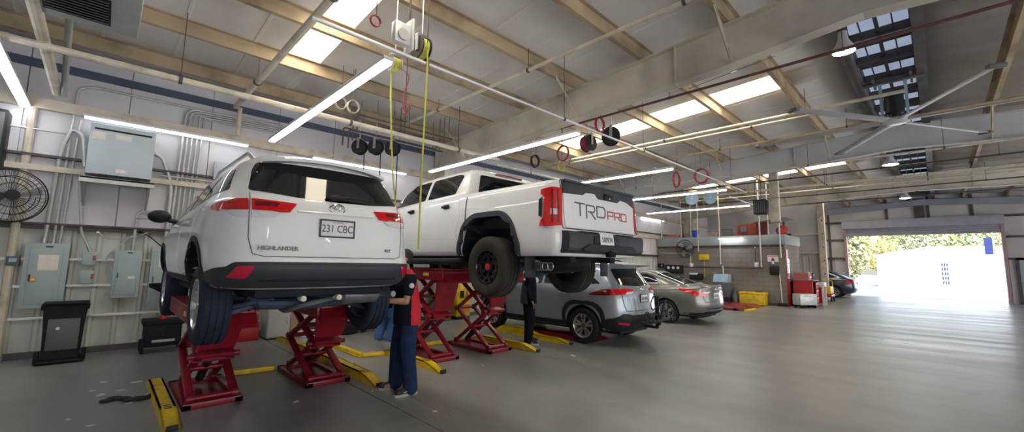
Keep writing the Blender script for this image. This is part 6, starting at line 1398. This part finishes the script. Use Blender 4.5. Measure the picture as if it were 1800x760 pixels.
for k in range(6):
    a = math.radians(28.3+60*k); rot = Matrix.Rotation(a, 4, 'Z'); m = MB()
    prof = [(-.085, -.012), (-.05, -.022), (.05, -.004), (.095, .018), (.05, .010), (-.05, .004)]
    vs = [[(r_, y, z-.02*(r_-.2)/2.3) for y, z in prof] for r_ in (.2, 1.4, 2.5)]
    for A, B in zip(vs, vs[1:]):
        for i in range(6): m.face([A[i], A[(i+1) % 6], B[(i+1) % 6], B[i]])
    m.face(vs[0][::-1]); m.face(vs[-1]); bmesh.ops.remove_doubles(m.bm, verts=m.bm.verts[:], dist=1e-5); m.xform(rot); b = m.build('blade', M['fan_blade'], t)
    m = MB(); m.bb(2.44, 2.53, -.10, .105, -.05, .005, .008); m.xform(rot); m.build('blade_tip', M['grey_plastic'], b)
for i, (p, q) in enumerate((((8.3, 1.8, 5.38), (7.2, 2.9, 4.75)),)):
    t = thing('stay_wire', ('stay wire between the near frame and the second beam', 'stay wire right of the big fan motor', 'stay wire left of the big fan motor')[i], 'wire', p, group=None); m = MB(); m.tube([(0, 0, 0), V(q)-V(p)], .005, 5); m.build('strand', M['dark_steel'], t); m = MB(); m.cyl((V(q)-V(p))*.45, (V(q)-V(p))*.52, .012, seg=8); m.build('turnbuckle', M['steel'], t)

# ================================================================== block room at the far left corner
m = MB(); m.bb(20.3, 22.8, 4.45, 4.65, 0, 2.6); m.bb(20.3, 20.5, 4.65, 10.05, 0, 2.6); m.bb(22.6, 22.8, 4.65, 10.05, 0, 2.6); struct(m.build('wall_booth', M['block_wall']))
m = MB(); m.bb(20.22, 22.85, 4.40, 10.05, 2.56, 2.98, .01); struct(m.build('trim_7', M['ledge_grey'])); COL.objects[-1]['label'] = 'pale grey ledge on top of the block room'
m = MB(); m.bb(20.27, 20.3, 4.5, 10.0, 2.46, 2.56); m.bb(20.27, 20.31, 4.45, 10, 0, .12); struct(m.build('trim_8', M['dark_steel']))
# ribbed partition with its bolted column, the dark car stands beyond
m = MB(); n = 19
for i in range(n):
    y0, w_ = 4.32+i*.30, .30
    for u, v, d, e in ((0, .62, 0, 0), (.62, .7, 0, -.03), (.7, .86, -.03, -.03), (.86, .94, -.03, 0), (.94, 1, 0, 0)): m.face([(27.3+d, y0+w_*u, 0), (27.3+e, y0+w_*v, 0), (27.3+e, y0+w_*v, 2.4), (27.3+d, y0+w_*u, 2.4)])
m.bb(27.31, 27.4, 4.3, 10.05, 0, 5.0); m.bb(27.22, 27.31, 4.3, 10.05, 2.4, 5.0); struct(m.build('wall_partition', M['wall_upper'], recalc=False)); COL.objects[-1].data.materials[0] = M['wall_back']
m = MB()
for z in (2.42, 3.4): m.bb(27.05, 27.24, 4.3, 10.05, z-.05, z+.05)
struct(m.build('wall_rail', M['rail_cream']))
BX = 20.3
cage_fan('wire cage wall fan above the saloon on the block room', (BX-.02, 8.45, 2.42), math.radians(-90), .42)
t = thing('junction_box', 'yellow junction box on the block room wall', 'junction box', (BX, 7.72, 2.02)); m = MB(); m.bb(-.12, 0, -.22, .22, -.13, .13, .02); m.build('box', M['safety_yellow'], t); m = MB(); m.cyl((-.04, 0, -.13), (-.04, 0, -.95), .018, seg=8); m.build('drop_pipe', M['safety_yellow'], t)
pipe('conduit', 'level dark conduit along the block room wall', [(BX-.05, 9.9, 1.56), (BX-.05, 5.3, 1.56)], .03, 'dark_steel', 'conduit', 'conduits on the block room')
pipe('conduit', 'pale conduit bending down below the block room fan', [(BX-.05, 9.9, 2.22), (BX-.05, 8.35, 2.22), (BX-.05, 8.35, 1.70)], .025, 'galv', 'conduit', 'conduits on the block room')
pipe('conduit', 'tan conduit dropping from the ledge behind the grey machine', [(BX-.05, 6.9, 1.62), (BX-.05, 6.9, .6)], .035, 'rail_cream', 'conduit', 'conduits on the block room')
pipe('conduit', 'dark conduit dropping beside the red and white notice', [(BX-.05, 5.55, 2.5), (BX-.05, 5.55, 1.6)], .02, 'dark_steel', 'conduit', 'conduits on the block room')
for y, z, lb in ((8.33, 1.64, 'white socket box at the end of the pale conduit'), (5.52, 1.70, 'cream socket box left of the red and white notice')):
    t = thing('socket_box', lb, 'socket', (BX, y, z), group='socket boxes on the block room'); m = MB(); m.bb(-.08, 0, -.08, .08, -.10, .10, .02); m.build('box', M['paper'], t); m = MB(); m.bb(-.09, -.078, -.04, .04, -.05, .05, .004); m.build('face_plate', M['plate_white'], t)
t = thing('notice_sign', 'small red and white warning notice on the block room wall', 'sign', (BX, 4.90, 1.97)); m = MB(); m.bb(-.02, 0, -.20, .20, -.14, .14); m.build('board', M['plate_white'], t); m = MB(); m.prism([(-.024, -.09, -.10), (-.024, .09, -.10), (-.024, 0, .06)], (.006, 0, 0)); m.build('triangle', M['letter_red'], t); m = MB(); m.bb(-.024, -.018, -.18, .18, .09, .12); m.build('heading_bar', M['letter_red'], t)
t = thing('towel_dispenser', 'black dispenser below the red and white notice', 'dispenser', (BX, 4.84, 1.28)); m = MB(); m.bb(-.20, 0, -.17, .17, 0, .36, .03); m.build('case', M['reel_black'], t); m = MB(); m.bb(-.19, -.02, -.13, .13, .36, .44, .01); m.build('top_tray', M['grey_plastic'], t); m = MB(); m.ball((-.1, .05, .49), (.05, .05, .05), 10); m.build('paper_roll', M['plate_white'], t)
t = thing('broom', 'pale broom handle leaning on the block room corner', 'broom', (BX-.12, 4.62, 0)); m = MB(); m.cyl((0, 0, .1), (.08, .06, 1.45), .018, seg=8); m.build('handle', M['paper'], t); m = MB(); m.bb(-.05, .05, -.18, .18, .0, .14, .02); m.build('head', M['reel_black'], t)
t = thing('charger_rack', 'black rack with round white dials on the wall behind the saloon', 'charger', (BX, 9.15, 1.22)); m = MB(); m.bb(-.22, 0, -.42, .42, 0, .42, .02); m.build('case', M['reel_black'], t); m = MB()
for i in range(3): q = MB(); q.lathe([(0, 0), (.07, 0), (.07, .015), (0, .02)], (-.22, -.24+i*.24, .28), (-1, 0, 0), 16); q.build('dial', M['plate_white'], t)
t = thing('first_aid_box', 'small black box on the wall behind the saloon roof', 'box', (BX, 10.0, 1.50)); m = MB(); m.bb(-.16, 0, -.30, .0, 0, .20, .02); m.build('case', M['reel_black'], t); m = MB(); m.bb(-.17, -.15, -.26, -.2, .06, .14); m.build('catch', M['galv'], t)
t = thing('hose_nozzle_rack', 'black and white tool hanging low on the wall behind the saloon boot', 'tool rack', (BX, 8.1, .95)); m = MB(); m.bb(-.2, 0, -.30, .30, 0, .30, .05); m.build('body', M['reel_black'], t); m = MB(); m.bb(-.21, -.1, -.1, .28, .24, .33, .02); m.build('cap', M['plate_white'], t)
t = thing('service_machine', 'grey wheeled service machine with blue top by the block room', 'machine', (19.85, 6.82, 0)); m = MB(); m.bb(-.30, .30, -.36, .36, .12, .92, .05); m.build('cabinet', M['grey_plastic'], t); m = MB(); m.prism([(-.28, -.30, .92), (.26, -.30, .92), (.26, -.30, 1.26), (-.12, -.30, 1.26)], (0, .60, 0)); m.build('control_top', M['blue_grey'], t); m = MB(); m.bb(-.31, -.295, -.05, .07, .72, .80); m.build('label', M['plate_white'], t)
m = MB(); m.bb(-.33, .33, -.38, .38, .06, .30, .04); m.build('base', M['reel_black'], t)
for s in (-1, 1):
    for q in (-1, 1): m = MB(); m.cyl((s*.24, q*.34, .07), (s*.24, q*.40, .07), .07, seg=16); m.build('wheel', M['tire'], t)
m = MB(); m.lathe([(0, 0), (.11, 0), (.12, .05), (.12, .35), (.05, .45), (.05, .5), (0, .5)], (-.05, -.52, .02), (0, 0, 1), 18); m.tube(smooth_path([(-.05, -.52, .5), (-.05, -.5, .75), (-.1, -.40, .85), (-.2, -.36, .6)], 5), .02, 6); m.build('gas_bottle', M['grey_plastic'], t)
t = thing('storage_chest', 'yellow storage chest at the foot of the block room wall', 'chest', (19.95, 5.62, 0)); m = MB(); m.bb(-.25, .25, -.48, .48, .02, .46, .02); m.build('body', M['safety_yellow'], t); m = MB(); m.bb(-.27, .27, -.50, .50, .44, .54, .015); m.build('lid', M['safety_yellow'], t); m = MB(); m.bb(-.258, -.245, -.20, .22, .20, .24); m.build('stencil', M['purlin'], t); m = MB(); m.bb(-.1, .1, -.34, -.1, .54, .57, .01); m.build('lid_handle', M['reel_black'], t)
# red cabinet, banner and carts at the corner
t = thing('tool_cabinet', 'red tool cabinet with open dark bay at the block room corner', 'cabinet', (21.15, 4.02, 0))
m = MB(); m.bb(-.35, -.31, -.36, .36, .02, 1.05); m.bb(.75, .79, -.36, .36, .02, 1.05); m.bb(-.35, .79, .32, .36, .02, 1.05); m.bb(-.35, .79, -.36, .36, .02, .10); m.build('carcass', M['cabinet_red'], t); m = MB(); m.bb(-.38, .82, -.39, .39, 1.05, 1.09, .01); m.build('worktop', M['grey_plastic'], t); m = MB(); m.bb(-.31, .75, .25, .31, .10, 1.05); m.build('inside', M['navy_paint'], t)
for i in range(3): m = MB(); m.bb(.25, .75, -.365, -.34, .12+.30*i, .39+.30*i, .008); dw = m.build('drawer', M['cabinet_red'], t); m = MB(); m.bb(.35, .65, -.39, -.365, .32+.30*i, .345+.30*i, .004); m.build('handle', M['chrome'], dw)
t = thing('tool_chest', 'red slope-topped tool chest on the cabinet worktop', 'tool chest', (21.08, 4.04, 1.09)); m = MB(); m.prism([(-.26, -.25, 0), (.40, -.25, 0), (.30, -.25, .27), (-.22, -.25, .30)], (0, .5, 0)); m.build('case', M['sheet_red'], t); m = MB(); m.bb(-.1, .2, -.27, -.25, .1, .14, .004); m.build('handle', M['steel'], t)
t = thing('air_tool', 'heap of dark air tools with white bowls on the cabinet end', 'tools', (21.80, 3.94, 1.09)); m = MB(); m.ball((0, 0, .11), (.20, .16, .11), 14); m.tube([(-.1, 0, .12), (.25, -.1, .25)], .05, 10); m.build('body', M['reel_black'], t)
for x, y, z in ((-.22, .05, .22), (.10, .06, .28), (.24, -.08, .20)): m = MB(); m.lathe([(.02, 0), (.07, .03), (.08, .09), (.07, .09), (.0, .03)], (x, y, z-.04), (0, 0, 1), 14); m.build('bowl', M['plate_white'], t)
t = thing('banner', 'red vertical banner with white capitals on the block room corner', 'banner', (20.33, 4.43, .0)); m = MB(); m.bb(0, .30, -.012, .012, 0, 2.35); m.build('panel', M['cabinet_red'], t)
m = text_mb('IUSN', .40, .006, xs=1.0, bold=.010); m.xform(Matrix.Translation((.155, -.016, 1.56)) @ Matrix.Rotation(PI/2, 4, 'Y')); m.build('lettering', M['plate_white'], t)
m = MB(); [m.bb(.34, .42, -.016, -.010, 1.02+i*.105, 1.02+i*.105+.05) for i in range(8)]; m.build('small_marks', M['plate_white'], t); m = MB(); m.bb(.30, .46, -.010, .010, .95, 1.95); m.build('side_strip', M['navy_paint'], t)
t = thing('tool_trolley', 'low silver tool trolley in front of the red cabinet', 'trolley', (20.28, 3.86, 0), math.radians(-36)); m = MB(); m.bb(-.38, .38, -.20, .20, .12, .56, .015); m.build('body', M['galv'], t)
for i in range(5): m = MB(); m.bb(-.22+i*.07, -.18+i*.07, -.206, -.198, .47, .50); m.build('slot', M['letter_black'], t)
for s in (-1, 1):
    for q in (-1, 1): m = MB(); m.cyl((s*.30-.02, q*.14, .06), (s*.30+.02, q*.14, .06), .06, seg=14); m.build('castor', M['tire'], t)
t = thing('work_stand', 'white narrow work stand right of the red cabinet', 'stand', (22.45, 3.72, 0)); m = MB()
for s in (-1, 1): m.bb(s*.26-.03, s*.26+.03, -.2, -.14, 0, .95); m.bb(s*.26-.03, s*.26+.03, .14, .2, 0, .95)
m.bb(-.3, .3, -.22, .22, .80, .98, .01); m.build('frame', M['plate_white'], t); m = MB(); m.bb(-.24, .24, -.12, .18, .1, .75, .01); m.build('insert', M['cabinet_red'], t)
t = thing('pump_cart', 'yellow pump cart on a red base beside the ribbed partition', 'cart', (25.4, 3.92, 0)); m = MB(); m.bb(-.45, .45, -.22, .22, .36, .72, .04); m.build('tank', M['safety_yellow'], t); m = MB(); m.bb(-.5, .5, -.25, .25, .22, .34, .02); m.build('base', M['cabinet_red'], t); m = MB(); m.tube(bend([(.42, -.18, .3), (.48, -.18, .98), (.48, .18, .98), (.42, .18, .3)], .08), .022, 8); m.build('handle', M['safety_yellow'], t)
for s in (-1, 1):
    for q in (-1, 1): m = MB(); m.cyl((s*.35, q*.2, .11), (s*.35, q*.25, .11), .11, seg=18); m.build('wheel', M['tire'], t)
# stored things on top of the block room
T = 2.98
t = thing('sheet_panel', 'red corrugated panel stored upright on top of the block room', 'panel', (20.55, 5.75, T)); m = MB(); k = 0
for i in range(22):
    y0 = -.62+i*.056; m.face([(0+.02*(i % 2), y0, 0), (.02*((i+1) % 2), y0+.056, 0), (.10+.02*((i+1) % 2), y0+.056, .55+.06*(22-i)/22*2-.05), (.10+.02*(i % 2), y0, .55+.06*(23-i)/22*2-.05)])
bmesh.ops.solidify(m.bm, geom=m.bm.faces[:], thickness=.02); m.build('sheet', M['sheet_red'], t); m = MB(); m.bb(-.03, .0, .18, .42, .18, .42); m.build('grey_patch', M['grey_plastic'], t)
t = thing('hood_panel', 'dark panel lying slanted over the red stored panel', 'panel', (20.9, 4.95, T+.52)); m = MB(); m.box((0, 0, .12), (1.3, 1.3, .03), rot=Matrix.Rotation(-.12, 3, 'X'), bev=.01); m.build('sheet', M['bark'], t); m = MB(); m.bb(.5, .56, .4, .46, -.52, .05); m.bb(-.5, -.44, .4, .46, -.52, .05); m.bb(.5, .56, -.3, -.24, -.52, .12); m.build('prop', M['dark_steel'], t)
t = thing('drum', 'red round drum on the block room roof corner', 'drum', (20.75, 4.62, T)); m = MB(); m.lathe([(0, -.24), (.14, -.22), (.20, -.16), (.20, .16), (.14, .22), (0, .24)], (0, 0, .20), (1, .4, 0), 22); m.build('shell', M['cabinet_red'], t); m = MB(); m.bb(-.15, .15, -.14, .14, 0, .04); m.build('cradle', M['dark_steel'], t)
t = thing('bucket', 'bright blue bucket on the edge of the block room roof', 'bucket', (20.5, 8.2, T)); m = MB(); m.lathe([(0, 0), (.13, 0), (.17, .32), (.175, .34), (.16, .34), (.12, .03), (0, .03)], (0, 0, 0), (0, 0, 1), 24); m.build('shell', M['blue_plastic'], t); m = MB(); m.tube(smooth_path([(0, -.17, .32), (0, -.12, .42), (0, .12, .42), (0, .17, .32)], 5), .006, 6); m.build('handle', M['steel'], t)
for y, w_, h_, mm, lb in ((6.75, .40, .36, 'grey_plastic', 'grey carton on the block room roof left of the red panel'), (7.35, .45, .28, 'bark', 'brown cluttered crate on the block room roof'), (9.3, .7, .16, 'brick_red', 'long dark red crate on the block room roof behind the saloon'), (4.50, .25, .12, 'reel_black', 'flat black case at the corner of the block room roof')):
    t = thing('storage_crate', lb, 'crate', (20.62 if y > 5 else 21.9, y if y > 5 else 4.62, T), group='crates on the block room roof'); m = MB(); m.bb(-.2, .2, -w_/2, w_/2, 0, h_, .02); m.build('body', M[mm], t); m = MB(); m.bb(-.21, .21, -w_/2-.01, w_/2+.01, h_*.82, h_*.92, .005); m.build('rim', M['dark_steel'], t)
for i, (x, y, z0) in enumerate(((20.40, 9.85, 2.98), (20.40, 8.85, 2.98), (20.75, 8.5, 2.98), (20.19, 7.95, 2.3), (20.40, 7.05, 2.98), (20.19, 6.97, 1.7), (20.19, 5.32, 1.6), (20.32, 5.02, 2.98), (20.19, 4.58, 2.0))):
    pipe('drop_pipe', ('leftmost', 'second', 'third', 'fourth', 'fifth', 'sixth', 'seventh', 'eighth', 'rightmost')[i]+(' from the left' if 0 < i < 8 else '')+' slim pipe dropping from the roof at the block room', [(x, y, z0), (x, y, roofz(y)+.2)], .022 if i % 2 else .03, 'rail_cream' if i < 6 else 'galv', 'pipe', 'drop pipes at the block room')
# by the right door jamb
t = struct(bpy.data.objects.new('door_2', None)); COL.objects.link(t); m = MB(); m.bb(WX-.10, WX-.02, -3.6, -2.75, 0, 2.15, .01); m.build('leaf', M['panel_grey'], t); m = MB(); m.bb(WX-.14, WX-.02, -3.7, -2.66, 2.15, 2.25); m.bb(WX-.14, WX-.02, -2.74, -2.66, 0, 2.25); m.build('frame', M['dark_steel'], t); m = MB(); m.cyl((WX-.16, -2.9, 1.0), (WX-.10, -2.9, 1.0), .03, seg=12); m.build('knob', M['steel'], t)
t = thing('street_sign', 'blue upright sign on a post outside the roller door', 'sign', (44, -2.75, -.03)); m = MB(); m.cyl((0, 0, 0), (0, 0, 3.9), .05, seg=10); m.build('post', M['galv'], t); m = MB(); m.bb(-.04, .04, -.02, .42, 2.75, 3.9); m.build('board', M['win_blue'], t)
